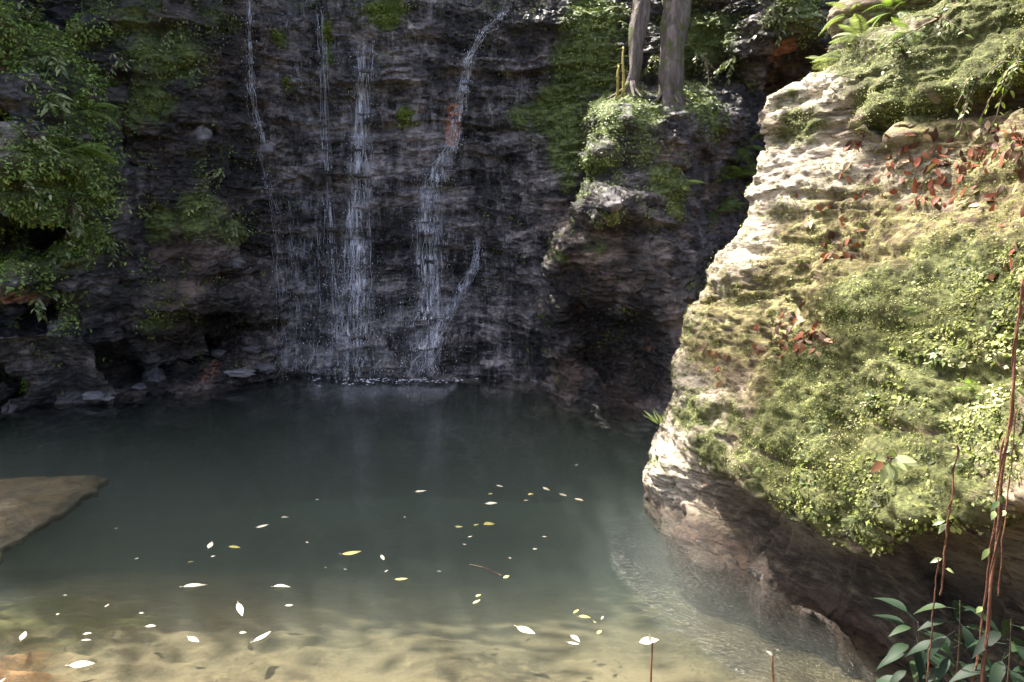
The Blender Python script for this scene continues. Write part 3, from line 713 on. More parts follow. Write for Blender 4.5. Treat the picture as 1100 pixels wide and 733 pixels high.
zb = zb.ravel() + dm * (0.035 * fbm(p3 * 1.6, 6) + 0.022 * np.abs(blocks(p3 * np.array([2.2, 3.4, 1]) + fbm(p3 * 3, 3)[:, None] * .5, 4)) + 0.07 * shelf.ravel() * fbm(p3 * np.array([1.6, 4, 1]) + 4, 5, ridged=True))
bedP = np.stack([X.ravel(), Y.ravel(), zb], 1)
alg = blob(bedP, [(40, 610, 5.2, .6), (110, 620, 5, .5), (200, 610, 5.2, .35, .8), (60, 650, 4.7, .4, .6), (20, 590, 5.5, .6), (120, 660, 4.6, .3, .5), (300, 610, 5.2, .6, .4)])
rust = blob(bedP, [(10, 705, 4.1, .18, .9), (30, 730, 3.9, .15, .6)])
o = mesh_obj('pool_bed', bedP, grid_faces(*X.shape), M['bed'], attrs={'algae': alg, 'rust': np.clip(rust, 0, 1)})
tag(o, 'sandy tan pool floor seen through clear shallow water', 'pool floor', kind='structure')

nx, ny = 160, 160
xs = np.linspace(-11.5, 6, nx); ys = np.linspace(1.2, 13.4, ny)
X, Y = np.meshgrid(xs, ys, indexing='ij')
top = np.stack([X, Y, 0 * X], -1).reshape(-1, 3)
bot = top + [0, 0, -3.2]
n = nx * ny
F = grid_faces(nx, ny)
idx = np.arange(n).reshape(nx, ny)
ring = np.concatenate([idx[:-1, 0], idx[-1, :-1], idx[1:, -1][::-1], idx[0, 1:][::-1]])
r2 = np.roll(ring, -1)
S = np.stack([ring, ring + n, r2 + n, r2], 1)
rip = blob(top, [(690, 560, 6, .35, .6), (700, 600, 5.4, .4, .9), (790, 660, 4.6, .4), (850, 700, 4.2, .45, 1), (760, 640, 4.9, .35, .8), (720, 640, 4.9, .4, .7), (430, 412, 11, .9, 1.2), (340, 412, 11, .8), (660, 560, 6, .3, .6), (560, 590, 5.6, .7, .3)])
o = mesh_obj('water', np.concatenate([top, bot]), np.concatenate([F, F[:, ::-1] + n, S]), M['water'], smooth_=False, attrs={'ripple': np.concatenate([rip, rip * 0])})
tag(o, 'dark blue green pool water, clear and sandy near the front', 'water', kind='structure')

# ------------------------------------------------------------------ loose rocks
def rock_mesh(name, loc, size, seed, mat, flat=1.0, rotz=0.0, sub=28, layer=0.0, rough=0.28):
    u = np.linspace(0, 2 * np.pi, sub * 2, endpoint=False); v = np.linspace(0.02, np.pi - 0.02, sub)
    Uu, Vv = np.meshgrid(u, v, indexing='ij')
    s = np.stack([np.sin(Vv) * np.cos(Uu), np.sin(Vv) * np.sin(Uu), np.cos(Vv)], -1)
    s = np.sign(s) * np.abs(s) ** 0.8
    q = s.reshape(-1, 3)
    rr = 1 + rough * fbm(q * 1.2 + seed, 5) + 0.14 * blocks(q * 2.2 + seed, 5)
    q = q * rr[:, None] * np.array(size)
    if layer: q = q * (1 + np.array([1, 1, 0]) * layer * blocks(np.stack([q[:, 0] * 0, q[:, 1] * 0 + seed, q[:, 2] / 0.05], 1), 6)[:, None])
    c, sn = math.cos(rotz), math.sin(rotz)
    q = np.stack([q[:, 0] * c - q[:, 1] * sn, q[:, 0] * sn + q[:, 1] * c, q[:, 2]], 1)
    o = mesh_obj(name, q, grid_faces(len(u), len(v), wrap=True), mat)
    o.location = loc
    return o

# half-drowned slab on the left: layered, rising to the left
xs = np.arange(-7.2, -3.0, 0.016); ys = np.arange(4.6, 8.2, 0.016)
X, Y = np.meshgrid(xs, ys, indexing='ij')
tip = on_z(92, 520)
lim = np.minimum((tip[0] - X) * 0.9, np.minimum((7.25 + 0.10 * (X + 5) - Y), Y - (5.35 - 0.55 * (X + 4.2) * -1.0) + 0.0) * 1.2)
q3 = np.stack([X.ravel(), Y.ravel(), 0 * X.ravel()], 1)
wv = fbm(q3 * 1.3, 5).reshape(X.shape)
# layers run from lower left to upper right in plan
run = (Y * 0.78 - X * 0.62) + 0.10 * wv
lay = blocks(np.stack([run.ravel() / 0.24, (X.ravel() + Y.ravel()) * .18, 0 * X.ravel()], 1), 7).reshape(X.shape)
lay2 = blocks(np.stack([run.ravel() / 0.09, (X.ravel() + Y.ravel()) * .4, 0 * X.ravel() + 3], 1), 6).reshape(X.shape)
Zs = -0.012 + 0.022 * lay + 0.014 * lay2 + 0.012 * wv
edge = lim + 0.10 * wv
Zs = Zs - 0.05 * smooth(0.45, 0.0, edge) - .05 * smooth(.12, 0, edge)
msk = edge > 0
Zb = np.minimum(Zs - .05, -0.12 - 0.25 * smooth(0, 1.0, edge))
nx_, ny_ = X.shape
fq = grid_faces(nx_, ny_); fq = fq[msk.ravel()[fq].all(1)]
ed_ = np.concatenate([fq[:, [0, 1]], fq[:, [1, 2]], fq[:, [2, 3]], fq[:, [3, 0]]])
key = ed_.min(1) * (nx_ * ny_) + ed_.max(1)
_, inv, cnt = np.unique(key, return_inverse=True, return_counts=True)
bd = ed_[cnt[inv] == 1]; n0 = nx_ * ny_
side = np.stack([bd[:, 1], bd[:, 0], bd[:, 0] + n0, bd[:, 1] + n0], 1)
allv = np.concatenate([np.stack([X, Y, Zs], -1).reshape(-1, 3), np.stack([X, Y, Zb], -1).reshape(-1, 3)])
allf = np.concatenate([fq, fq[:, ::-1] + n0, side])
used, inv = np.unique(allf, return_inverse=True)
o = mesh_obj('flat_rock', allv[used], inv.reshape(-1, 4), M['slab'])
tag(o, 'flat brown layered rock lying half drowned at the left of the pool', 'rock')

stones = [
    (105, 426, 9.95, (.20, .14, .06), 'pale_stone', 'pale flat stone on the waterline beside the low grey ledge'),
    (166, 408, 10.35, (.14, .12, .16), 'stone', 'small blocky grey stone at the cliff foot below the dark cave'),
    (150, 417, 10.1, (.10, .09, .05), 'stone', 'smallest wet stone just above the water left of the apron'),
    (236, 380, 11.0, (.15, .09, .05), 'pale_stone', 'light flat stone poking out of the rubble under the cave'),
    (270, 375, 11.0, (.14, .1, .06), 'stone', 'grey flat stone resting high on the rubble beside the waterfall'),
    (258, 401, 10.75, (.20, .12, .05), 'pale_stone', 'long pale stone at the water edge left of the waterfall'),
    (285, 396, 10.9, (.16, .12, .07), 'stone', 'dark grey stone at the waterfall foot beside the long pale stone'),
    (217, 146, 11.0, (.12, .07, .13), 'pale_stone', 'pale lilac square rock sticking out of the dark cliff wall'),
    (252, 284, 10.8, (.19, .08, .08), 'stone', 'blocky grey rock jutting from the mossy cliff left of the falls'),
    (284, 160, 11.6, (.16, .08, .10), 'pale_stone', 'wet pale ledge stone struck by the leftmost trickle'),
]
for i, (px, py, Yd, sz, mt, lab) in enumerate(stones):
    h = hit(px, py)
    p = h[0] if h else at(px, py, Yd)
    o = rock_mesh('stone', p + np.array([0, 0.02, 0]), sz, 3.7 * i + 1, M[mt], rotz=random.uniform(-.4, .4), sub=18)
    tag(o, lab, 'stone', 'loose stones on the cliff')

# ------------------------------------------------------------------ waterfalls
def path_hits(pts, n, trees=(0,)):
    pts = np.array(pts, float)
    t = np.linspace(0, len(pts) - 1, n)
    px = np.interp(t, np.arange(len(pts)), pts[:, 0]); py = np.interp(t, np.arange(len(pts)), pts[:, 1])
    return px, py

def veil_mat():
    k = NT('water_veil')
    n = k.noise(k.mapping(k.pos(), (26, 6, 1.6)), 1.3, 6, 0.7, 0.3)
    n2 = k.noise(k.mapping(k.pos(), (5, 3, 2.2)), 1.6, 4, 0.6)
    f = k.math('MULTIPLY', k.attr('edge'), k.math('MULTIPLY', k.fr(n, .42, .72), k.fr(n2, .3, .62)), clamp=True)
    b = k.bsdf((0.78, 0.79, 0.84), 0.3, spec=0.6)
    tr = k.n('ShaderNodeBsdfTransparent'); mx = k.n('ShaderNodeMixShader'); k.l(f, mx.inputs[0]); k.l(tr.outputs[0], mx.inputs[1]); k.l(b, mx.inputs[2])
    return k.finish(mx.outputs[0])
M['veil'] = veil_mat()
def veil(root, path, w0, w1, gain=1.0, nu=15, nv=70):
    px, py = path_hits(path, nv)
    t = np.linspace(0, 1, nv); V = np.zeros((nu, nv, 3)); E = np.zeros((nu, nv)); last = None
    for j in range(nv):
        for i in range(nu):
            u = i / (nu - 1) * 2 - 1
            h = hit(px[j] + u * (w0 + (w1 - w0) * t[j]), py[j], [BV_CLIFF])
            p = h[0] + np.array([0, -.035, 0]) if h is not None else last
            last = p; V[i, j] = p
            E[i, j] = gain * (1 - abs(u) ** 1.5) * min(1, t[j] * 8, (1 - t[j]) * 6 + .35)
    # falling sheets smooth out the rock beneath
    for _ in range(2):
        V[:, 1:-1] = (V[:, :-2] + 2 * V[:, 1:-1] + V[:, 2:]) / 4
    mesh_obj('veil', V.reshape(-1, 3), grid_faces(nu, nv), M['veil'], root, attrs={'edge': E.ravel()})

def fall(label, routes, seed, drops=120, veils=()):
    """routes: (path, half width px start, end, strands, radius)"""
    rs = np.random.default_rng(seed)
    root = empty('waterfall', (0, 0, 0))
    tag(root, label, 'waterfall', 'trickles of the waterfall')
    mb = MB(); sp = MB()
    for path, w0, w1, ns, rad in routes:
        for s in range(ns):
            off = rs.normal() * 0.55
            a = rs.random() * 1.0 - .12; b = a + rs.uniform(.06, .34)
            if s < max(2, ns * .06): a, b = 0, 1
            n = 46
            px, py = path_hits(path, n)
            t = np.linspace(0, 1, n)
            wob = fbm(np.stack([t * 7 + seed, t * 0 + s * 3.1, t * 0], 1), 3)
            ww = w0 + (w1 - w0) * t
            px = px + ww * off + np.minimum(ww, 6) * 0.7 * wob
            pts = []
            for i in range(n):
                if a <= t[i] <= b:
                    h = hit(px[i], py[i], [BV_CLIFF])
                    if h is not None: pts.append(h[0] + h[1] * 0.012 + np.array([0, -0.012, 0]))
            if len(pts) < 4: continue
            pts = np.array(pts)
            r = 0.6 * rad * (0.45 + 0.9 * rs.random()) * (0.5 + 0.5 * np.abs(fbm(np.stack([np.linspace(0, 9, len(pts)), np.zeros(len(pts)) + s, np.zeros(len(pts))], 1), 2)) * 2)
            r[0] *= .3; r[-1] *= .4
            mb.tube(pts, r, 4, cap=False)
        # spray drops clinging and bouncing beside the stream
        for k in range(int(drops)):
            t = rs.random(); i = t * (len(path) - 1)
            px = np.interp(i, range(len(path)), [p[0] for p in path]) + rs.normal() * (w0 + (w1 - w0) * t) * 1.15
            py = np.interp(i, range(len(path)), [p[1] for p in path]) + rs.normal() * 3
            h = hit(px, py, [BV_CLIFF])
            if h is None: continue
            c = h[0] + h[1] * 0.02 + np.array([0, -rs.random() * .04, 0]); e = 0.0016 + rs.random() ** 4 * 0.006
            sp.add(c + e * np.array([[1, 0, 0], [-1, 0, 0], [0, 1, 0], [0, -1, 0], [0, 0, 1.8], [0, 0, -1.8]]), [[0, 2, 4], [2, 1, 4], [1, 3, 4], [3, 0, 4], [2, 0, 5], [1, 2, 5], [3, 1, 5], [0, 3, 5]])
    for vv in veils: veil(root, *vv)
    mb.build('stream', M['fall'], root); tag(sp.build('spray', M['spray'], root), kind='stuff')
    return root

fall('thin leftmost trickle sliding down the black rock to a pale ledge', [([(267, 0), (268, 40), (270, 80), (275, 120), (284, 160)], 3, 5, 36, .006), ([(284, 160), (296, 210), (305, 260), (312, 330), (316, 400)], 9, 16, 26, .004)], 1, 260)
fall('faint broken trickle between the leftmost one and the main fall', [([(344, 0), (348, 70), (350, 150), (353, 200), (356, 260), (360, 330), (362, 400)], 3, 6, 34, .005)], 2, 260)
fall('main left cascade spreading from mid cliff down to the pool', [([(392, 40), (388, 110), (388, 180), (382, 240), (383, 300), (380, 345)], 7, 15, 90, .0055), ([(381, 280), (377, 350), (378, 405)], 12, 24, 80, .0042)], 3, 1100, [([(390, 60), (388, 150), (384, 230), (382, 300), (378, 405)], 10, 26, 1.0)])
fall('bright upper trickle running past the orange stain then fanning out below', [([(545, 12), (520, 35), (502, 65), (497, 95), (491, 125), (487, 155)], 4, 4, 40, .007), ([(487, 155), (470, 180), (462, 205), (459, 240), (462, 290), (462, 335)], 8, 16, 90, .0056), ([(462, 310), (456, 360), (455, 405)], 13, 20, 60, .0042)], 4, 1000, [([(510, 50), (498, 95), (487, 155), (466, 195), (460, 260), (460, 330), (455, 405)], 6, 22, 1.15)])
fall('slanting white runnel sliding leftwards over the apron into the pool', [([(514, 255), (511, 285), (497, 307), (480, 340), (462, 370), (443, 403)], 4, 9, 60, .006)], 5, 450, [([(513, 280), (497, 307), (480, 340), (462, 370), (443, 404)], 5, 13, 1.3)])
fall('wide thin film of water on the apron left of the cascades', [([(330, 250), (333, 340), (325, 403)], 26, 44, 36, .0034)], 6, 420, [([(330, 200), (334, 300), (325, 404)], 22, 46, .28), ([(415, 300), (418, 350), (415, 404)], 16, 30, .3)])

# foam where the falls meet the pool
mb = MB()
rs = np.random.default_rng(5)
for k in range(420):
    px = rs.normal(428, 34) if k < 370 else rs.uniform(285, 500); py = 405.5 + abs(rs.normal()) * 3.5
    p = on_z(px, py, 0.004); e = 0.003 + rs.random() ** 3 * 0.012
    mb.add(p + e * np.array([[1.6, 0, 0], [-1.6, 0, 0], [0, 1, 0], [0, -1, 0], [0, 0, .8]]), [[0, 2, 4], [2, 1, 4], [1, 3, 4], [3, 0, 4]])
o = mb.build('foam', M['spray']); tag(o, 'white foam line where the waterfall meets the pool', 'foam', kind='stuff')

# ------------------------------------------------------------------ ground cover on the rocks
def sample(P, N, w, n):
    q = P.reshape(-1, 3); nn = N.reshape(-1, 3)
    w = np.clip(w.ravel(), 0, None)
    du = np.linalg.norm(np.gradient(P, axis=0), axis=-1); dv = np.linalg.norm(np.gradient(P, axis=1), axis=-1)
    w = w * np.clip((du * dv).ravel(), 0, 0.01); w = w / w.sum()
    i = RNG.choice(len(q), n, p=w)
    jit = RNG.normal(size=(n, 3)) * 0.008
    return q[i] + jit, nn[i], i

bq = bP.reshape(-1, 3)
bed_n = -1.1 * bcrack + fbm(np.stack([bq[:, 0] * 2, bq[:, 1] * 2, (bq[:, 2] + .13 * (bq[:, 1] - 5)) * 7], 1) + 2, 6, .6)
dens = bA['moss'] * smooth(0.22, 0.95, bA['moss'] * .62 + 0.6 * bed_n + .45 * fbm(bq * 3.0 + 2, 5, .6))
p_, n_, i_ = sample(bP, bN, smooth(.08, .95, dens) * (bP[..., 1].ravel() < 8.5), 125000)
patch = fbm(p_ * 2.2, 3); patch2 = fbm(p_ * 9 + 4, 3)
lump = fbm(p_ * 3.5 + 31, 5, .55)
t_ = np.clip(0.50 + 0.50 * patch + 0.30 * patch2 + .25 * lump + 0.17 * RNG.normal(size=len(p_)), 0, 1)
L_ = (0.0105 + .007 * smooth(5.0, 4.2, p_[:, 1] + .5 * patch)) * (0.5 + 1.0 * RNG.random(len(p_)))
up = n_ * 0.7 + np.array([-.15, 0, 0.55]); up /= np.linalg.norm(up, axis=1)[:, None]
big = RNG.random(len(p_)) < .12 * smooth(5.4, 4.4, p_[:, 1]); L_ = np.where(big, L_ * 1.9, L_)
o = leaf_scatter('ground_cover', p_ + n_ * (RNG.random(len(p_)) ** 2 * 0.022)[:, None], up, L_, L_ * 0.68, t_, M['cover'], 0.6)
tag(o, 'yellow green small leaved moss and creepers covering the sunlit boulder', 'moss', kind='stuff')

# thin sparse specks of moss on the rest of the sunny face
w = np.clip(bA['film'] * 0.9 + bA['pale'] * 0.35, 0, 1) * (1 - bA['bare']) * smooth(-.15, .35, fbm(bP.reshape(-1, 3) * 5 + 8, 5))
p_, n_, i_ = sample(bP, bN, w, 16000)
t_ = np.clip(0.62 + 0.2 * RNG.normal(size=len(p_)), 0, 1); L_ = 0.014 * (0.5 + RNG.random(len(p_)))
o = leaf_scatter('moss', p_, n_, L_, L_ * .7, t_, M['cover'], 0.8)
tag(o, 'sparse yellow moss specks on the bare stone of the boulder', 'moss', kind='stuff')

def green_over(name, label, mat, sheets):
    ps, ns_, ts, Ls = [], [], [], []
    for (Pq, Nq, A, n, L, k) in sheets:
        q = Pq.reshape(-1, 3)
        w = smooth(.25, 1.1, A['moss'] + 0.75 * fbm(q * 2.4, 6, .6)) * (q[:, 2] < 5.6) * (q[:, 2] > .12)
        a, b, i = sample(Pq, Nq, w, n)
        ps.append(a + b * (RNG.random(n) * .05)[:, None]); ns_.append(b * .6 + np.array([0, -.2, .5])); Ls.append(L * (.4 + 1.2 * RNG.random(n) ** 1.5))
        ts.append(np.clip(.42 * k + .3 * fbm(a * 1.7, 3) + .2 * RNG.normal(size=n), 0, 1))
    p_ = np.concatenate(ps); n_ = np.concatenate(ns_); n_ /= np.linalg.norm(n_, axis=1)[:, None]; L_ = np.concatenate(Ls); t_ = np.concatenate(ts)
    dr = RNG.normal(size=p_.shape) * .7 + np.array([0, -.4, -.6])
    o = leaf_scatter(name, p_, n_, L_, L_ * .5, t_, M[mat], .6, dr)
    tag(o, label, 'undergrowth', kind='stuff')
green_over('undergrowth', 'fresh green leaves and moss hanging over the left outcrop', 'fresh', ((oP, oN, oA, 42000, .042, 1.0), (lP, lN, lA, 900, .03, .9)))
green_over('undergrowth', 'small green leaves and moss growing on the shaded cliff and buttress', 'under', ((cP, cN, cA, 36000, .026, 1.0), (uP, uN, uA, 22000, .024, 1.1)))

# ------------------------------------------------------------------ plants
def unit(v): v = np.asarray(v, float); return v / (np.linalg.norm(v) + 1e-9)

FRONDS = {}
def frond_mesh(mat, v):
    key = (mat, v)
    if key in FRONDS: return FRONDS[key]
    rs = np.random.default_rng(40 + v)
    mb = MB(); n = 19
    drop = [0.35, 0.6, 0.9][v]
    t = np.linspace(0, 1, 24)
    ax = np.stack([t * (1 - .18 * drop * t), 0.04 * np.sin(t * 3), 0.30 * t - drop * t ** 2.2], 1)
    mb.tube(ax, 0.007 * (1 - .75 * t), 4, .3)
    for i in range(n):
        tt = 0.14 + 0.84 * i / (n - 1)
        k = np.array([np.interp(tt, t, ax[:, j]) for j in range(3)])
        tg = unit([np.interp(tt, t, np.gradient(ax[:, j])) for j in range(3)])
        L = 0.26 * math.sin(math.pi * min(1, (0.16 + 0.84 * tt)) ** 1.05) + 0.02
        for s in (-1, 1):
            sd = unit(np.cross(tg, [0, 0, 1])) * s
            mb.leaf(k, sd + tg * .45 + np.array([0, 0, -.12]), [0, 0, 1], L * rs.uniform(.85, 1.1), 0.027, .25, 3, np.clip(.5 + .2 * rs.normal(), 0, 1), .1)
    o = mb.build('frond', M[mat])
    COL.objects.unlink(o)
    FRONDS[key] = o
    return o

def fern(px, py, size, label, mat='fern', n=8, out=None, trees=None, seed=0, group='ferns growing on the rocks'):
    rs = np.random.default_rng(seed + 100)
    h = hit(px, py, trees)
    if h is None: return
    loc = h[0] - h[1] * 0.02
    r = empty('fern', loc); tag(r, label, 'fern', group)
    nn = unit(h[1] * np.array([1, 1, .3]) + np.array([0, -.3, 0.25]))
    az0 = math.atan2(nn[1], nn[0])
    for i in range(n):
        src = frond_mesh(mat, int(rs.integers(3)))
        f = src.copy(); COL.objects.link(f); f.name = 'frond'; f.parent = r
        az = az0 + (i / (n - 1) - .5) * 3.4 + rs.normal() * .15
        s = size * rs.uniform(.7, 1.1)
        f.scale = (s, s, s)
        f.rotation_euler = (rs.normal() * .25, -rs.uniform(-.35, .75), az)
    return r

def shrub(px, py, size, label, mat='shrub', nb=7, leaf=.07, seed=0, hang=.3, trees=None, name='shrub', cat='shrub', group='leafy shrubs on the cliff', per=11, lift=0.0):
    rs = np.random.default_rng(seed + 500)
    h = hit(px, py, trees)
    if h is None: return
    loc = h[0]
    r = empty(name, loc); tag(r, label, cat, group)
    st = MB(); fo = MB()
    nn = unit(h[1] + np.array([0, -.3, .2]))
    for b in range(nb):
        d = unit(nn + rs.normal(size=3) * .75 + np.array([0, 0, lift]))
        L = size * rs.uniform(.5, 1.1)
        t = np.linspace(0, 1, 9)
        pts = np.outer(t, d) * L + np.outer(t ** 2, [0, 0, -hang * L]) + rs.normal(size=(9, 3)) * .012 * L * t[:, None]
        st.tube(pts, .006 * (1 - .7 * t) + .0015, 5, .4)
        for k in range(per):
            tt = .2 + .8 * (k + rs.random()) / per
            p = np.array([np.interp(tt, t, pts[:, j]) for j in range(3)])
            tg = unit([np.interp(tt, t, np.gradient(pts[:, j])) for j in range(3)])
            sd = unit(np.cross(tg, [0, 0, 1])) * (1 if k % 2 else -1)
            ll = leaf * rs.uniform(.65, 1.25)
            fo.leaf(p, sd * .9 + tg * .7 + rs.normal(size=3) * .3 + np.array([0, -.1, -.15]), unit(np.array([0, -.4, 1]) + rs.normal(size=3) * .3), ll, ll * .42, .3, 4, np.clip(.45 + .3 * rs.normal(), 0, 1), .15, pet=.1 * ll)
    st.build('stem', M['stem'], r); fo.build('foliage', M[mat], r)
    return r

# left wall shrubs and ferns
shrub(30, 25, .55, 'pale leaved shrub hanging from the very top left corner', seed=1, nb=9, leaf=.10)
shrub(55, 62, .5, 'leafy spray just below the corner shrub on the left wall', seed=2, nb=7, leaf=.10)
shrub(50, 102, .34, 'small bright spray of long leaves over the rusty rock patch', seed=3, nb=4, leaf=.12)
shrub(30, 150, .5, 'dense green shrub on the outcrop beneath the rusty rock patch', seed=4, nb=10, leaf=.08)
shrub(20, 205, .55, 'yellow green leafy shrub halfway down the mossy outcrop', 'shrub', seed=5, nb=12, leaf=.07, hang=.5)
shrub(75, 215, .42, 'rounded leafy shrub at the outer edge of the mossy outcrop', seed=6, nb=9, leaf=.075, hang=.5)
shrub(20, 262, .45, 'low bright shrub trailing above the outcrop overhang', 'shrub', seed=7, nb=10, leaf=.06, hang=.7)
shrub(70, 280, .3, 'few hanging leaves at the lower edge of the outcrop moss', seed=8, nb=5, leaf=.08, hang=.8)
shrub(40, 318, .28, 'lone sprig of broad leaves on the brown overhanging rock', seed=9, nb=4, leaf=.10, hang=.5)
shrub(15, 345, .2, 'tiny seedling on the brown rock above the ledge', seed=10, nb=3, leaf=.07)
shrub(185, 30, .4, 'dim shrub high on the cliff beside the moss curtain', 'shrub', seed=11, nb=8, leaf=.06, hang=.6)
shrub(135, 65, .4, 'olive leafy clump left of the yellow moss curtain', 'shrub', seed=12, nb=8, leaf=.06, hang=.6)
shrub(205, 75, .3, 'small clump of round leaves right of the yellow moss curtain', 'shrub', seed=13, nb=6, leaf=.05, hang=.6)
shrub(215, 225, .38, 'leafy clump on the dark cliff above the long ledge', 'under', seed=14, nb=9, leaf=.06, hang=.6)
shrub(250, 245, .26, 'bright small clump at the cliff edge beside the fall face', 'shrub', seed=15, nb=7, leaf=.05, hang=.6)
shrub(125, 258, .26, 'drooping sprig beside the black vertical crevice', 'shrub', seed=16, nb=5, leaf=.07, hang=.9)
shrub(240, 185, .28, 'sparse sprig under the pale square rock', 'shrub', seed=17, nb=5, leaf=.06, hang=.7)
fern(75, 165, .55, 'broad green fern arching over the middle of the left outcrop', seed=1, n=9)
fern(95, 120, .45, 'dark fern tucked behind the edge of the left outcrop', seed=2, n=8)
fern(125, 120, .4, 'fern with thin fronds beside the shadowed cliff hollow', seed=3, n=7)
fern(45, 240, .4, 'bright fern in the moss low on the left outcrop', seed=4, n=8)

# recess between buttress and boulder
fern(778, 195, .7, 'large green fern in the dark recess behind the boulder', seed=5, n=10, trees=BVHS[:4])
fern(768, 228, .6, 'lowest drooping fern at the foot of the dark recess', seed=6, n=9, trees=BVHS[:4])
fern(795, 160, .55, 'upper bright fern in the recess beside the boulder edge', seed=7, n=8, trees=BVHS[:4])
fern(735, 200, .3, 'small fern on the mossy side of the buttress', seed=8, n=7, trees=BVHS[:4])
fern(695, 78, .28, 'pale fern growing between the two grey trunks', 'fernpale', seed=9, n=7, trees=BVHS[:4])
fern(715, 102, .22, 'tiny pale fern at the foot of the thicker trunk', 'fernpale', seed=10, n=6, trees=BVHS[:4])
shrub(790, 60, .3, 'spray of pale leaves in the dark hollow under the reddish overhang', 'sprig', seed=18, nb=4, leaf=.08, trees=BVHS[:4])
shrub(665, 30, .35, 'bright leafy creeper left of the thinner trunk', 'shrub', seed=19, nb=8, leaf=.06, hang=.9, trees=BVHS[:4])
shrub(752, 60, .45, 'mossy yellow green creeper right of the thicker trunk', 'shrub', seed=20, nb=11, leaf=.05, hang=1.1, trees=BVHS[:4])
shrub(640, 125, .25, 'small sprig at the mossy top corner of the buttress', 'shrub', seed=21, nb=6, leaf=.05, trees=BVHS[:4])
shrub(845, 12, .45, 'sunlit leafy shrub above the reddish overhang', 'fernpale', seed=22, nb=9, leaf=.08, hang=.7, trees=BVHS[:4])
shrub(688, 98, .22, 'low leafy clump hiding the foot of the thinner trunk', 'under', seed=71, nb=10, leaf=.05, hang=.5, trees=BVHS[:4])
shrub(735, 105, .26, 'low leafy clump against the right foot of the thicker trunk', 'under', seed=72, nb=10, leaf=.05, hang=.6, trees=BVHS[:4])
shrub(705, 60, .3, 'hanging greenery in the gap between the two trunks', 'under', seed=73, nb=9, leaf=.05, hang=1.0, trees=BVHS[:4])
# boulder top plants
fern(925, 40, .30, 'sunlit pale fern on the shoulder of the boulder', 'fernpale', seed=11, n=9, trees=[BV_B])
fern(905, 62, .26, 'pale fern drooping over the white rock edge of the boulder', 'fernpale', seed=12, n=8, trees=[BV_B])
fern(960, 14, .30, 'green fern at the top edge beside the pale ferns', 'fern', seed=13, n=9, trees=[BV_B])
fern(890, 70, .24, 'pale fern at the lower end of the shoulder ferns', 'fernpale', seed=50, n=8, trees=[BV_B])
fern(915, 20, .30, 'tallest pale fern on the boulder shoulder near the frame top', 'fernpale', seed=51, n=9, trees=[BV_B])
fern(975, 35, .22, 'fern in the moss right of the pale shoulder ferns', 'fern', seed=52, n=8, trees=[BV_B])
shrub(1010, 20, .3, 'bushy green plant on top of the boulder near the frame top', 'shrub', seed=23, nb=9, leaf=.06, trees=[BV_B])
shrub(975, 60, .25, 'small leafy plant in the moss of the upper boulder block', 'shrub', seed=24, nb=8, leaf=.045, trees=[BV_B])
shrub(1050, 85, .22, 'creeping plant hanging over the bedding gap in the boulder', 'shrub', seed=25, nb=8, leaf=.04, hang=1.2, trees=[BV_B])
shrub(1090, 70, .22, 'dark leafy plant at the right end of the bedding gap', 'under', seed=26, nb=7, leaf=.05, hang=.9, trees=[BV_B])

for i, (px, py, sz, lab) in enumerate([(985, 330, .12, 'tiny fern high in the boulder moss near the right edge'), (880, 455, .11, 'tiny fern in the moss at the centre of the boulder'), (1050, 420, .13, 'small fern in the boulder moss beside the thickest vine'), (925, 560, .12, 'tiny fern hanging from the mossy lip of the boulder'), (820, 500, .10, 'tiny fern at the left end of the mossy lip'), (1040, 500, .13, 'small fern hanging over the dark undercut near the vines'), (760, 455, .09, 'tiniest fern on the pale left flank of the boulder'), (1065, 290, .14, 'small fern at the top of the big moss patch')]):
    fern(px, py, sz, lab, ['fern', 'fernpale'][i % 2], seed=30 + i, n=6, trees=[BV_B])
for i, (px, py, sz, lab) in enumerate([(1075, 345, .10, 'small leafy creeper right of the upper boulder moss'), (940, 430, .09, 'small leafy creeper in the middle of the big moss patch'), (870, 520, .09, 'small leafy creeper trailing low on the mossy lip'), (1010, 385, .09, 'small leafy creeper above the cream sprig')]):
    shrub(px, py, sz, lab, 'shrub', seed=60 + i, nb=6, leaf=.035, hang=.6, trees=[BV_B], name='creeper', cat='creeper', group='small creepers on the boulder', per=8)
# moss cushions on the fall face
def cushion(px, py, sx, sz, label, seed, n=900):
    rs = np.random.default_rng(seed)
    pos, nr = [], []
    for k in range(n):
        a, r = rs.random() * 6.28, abs(rs.normal()) * .55
        h = hit(px + math.cos(a) * r * sx * 72, py + math.sin(a) * r * sz * 72 * (1.3 if math.sin(a) > 0 else .8), [BV_CLIFF])
        if h is not None:
            pos.append(h[0] + h[1] * rs.random() * .05 * max(0, 1 - r)); nr.append(h[1] * .6 + np.array([0, -.2, .6]))
    pos = np.array(pos); nr = np.array(nr); nr /= np.linalg.norm(nr, axis=1)[:, None]; m = len(pos)
    c = pos.mean(0); L = .032 * (.5 + rs.random(m))
    o = leaf_scatter('moss_clump', pos - c, nr, L, L * .4, np.clip(.55 + .28 * rs.normal(size=m), 0, 1), M['tuft'], 1.0, rs.normal(size=(m, 3)) + np.array([0, 0, -1.0]))
    o.location = c
    tag(o, label, 'moss', 'moss cushions on the fall face')
cushion(412, 12, .40, .22, 'wide bright moss cushion on the rim at the top of the falls', 1, 2600)
cushion(435, 124, .13, .17, 'round bright moss tuft alone in the middle of the fall face', 2)
cushion(352, 35, .09, .30, 'long narrow moss strip hanging beside the faint trickle', 3)
cushion(297, 38, .05, .10, 'small upright moss strip right of the leftmost trickle', 4, 500)
cushion(308, 88, .05, .10, 'tiny moss tuft below the small upright strip', 5, 300)

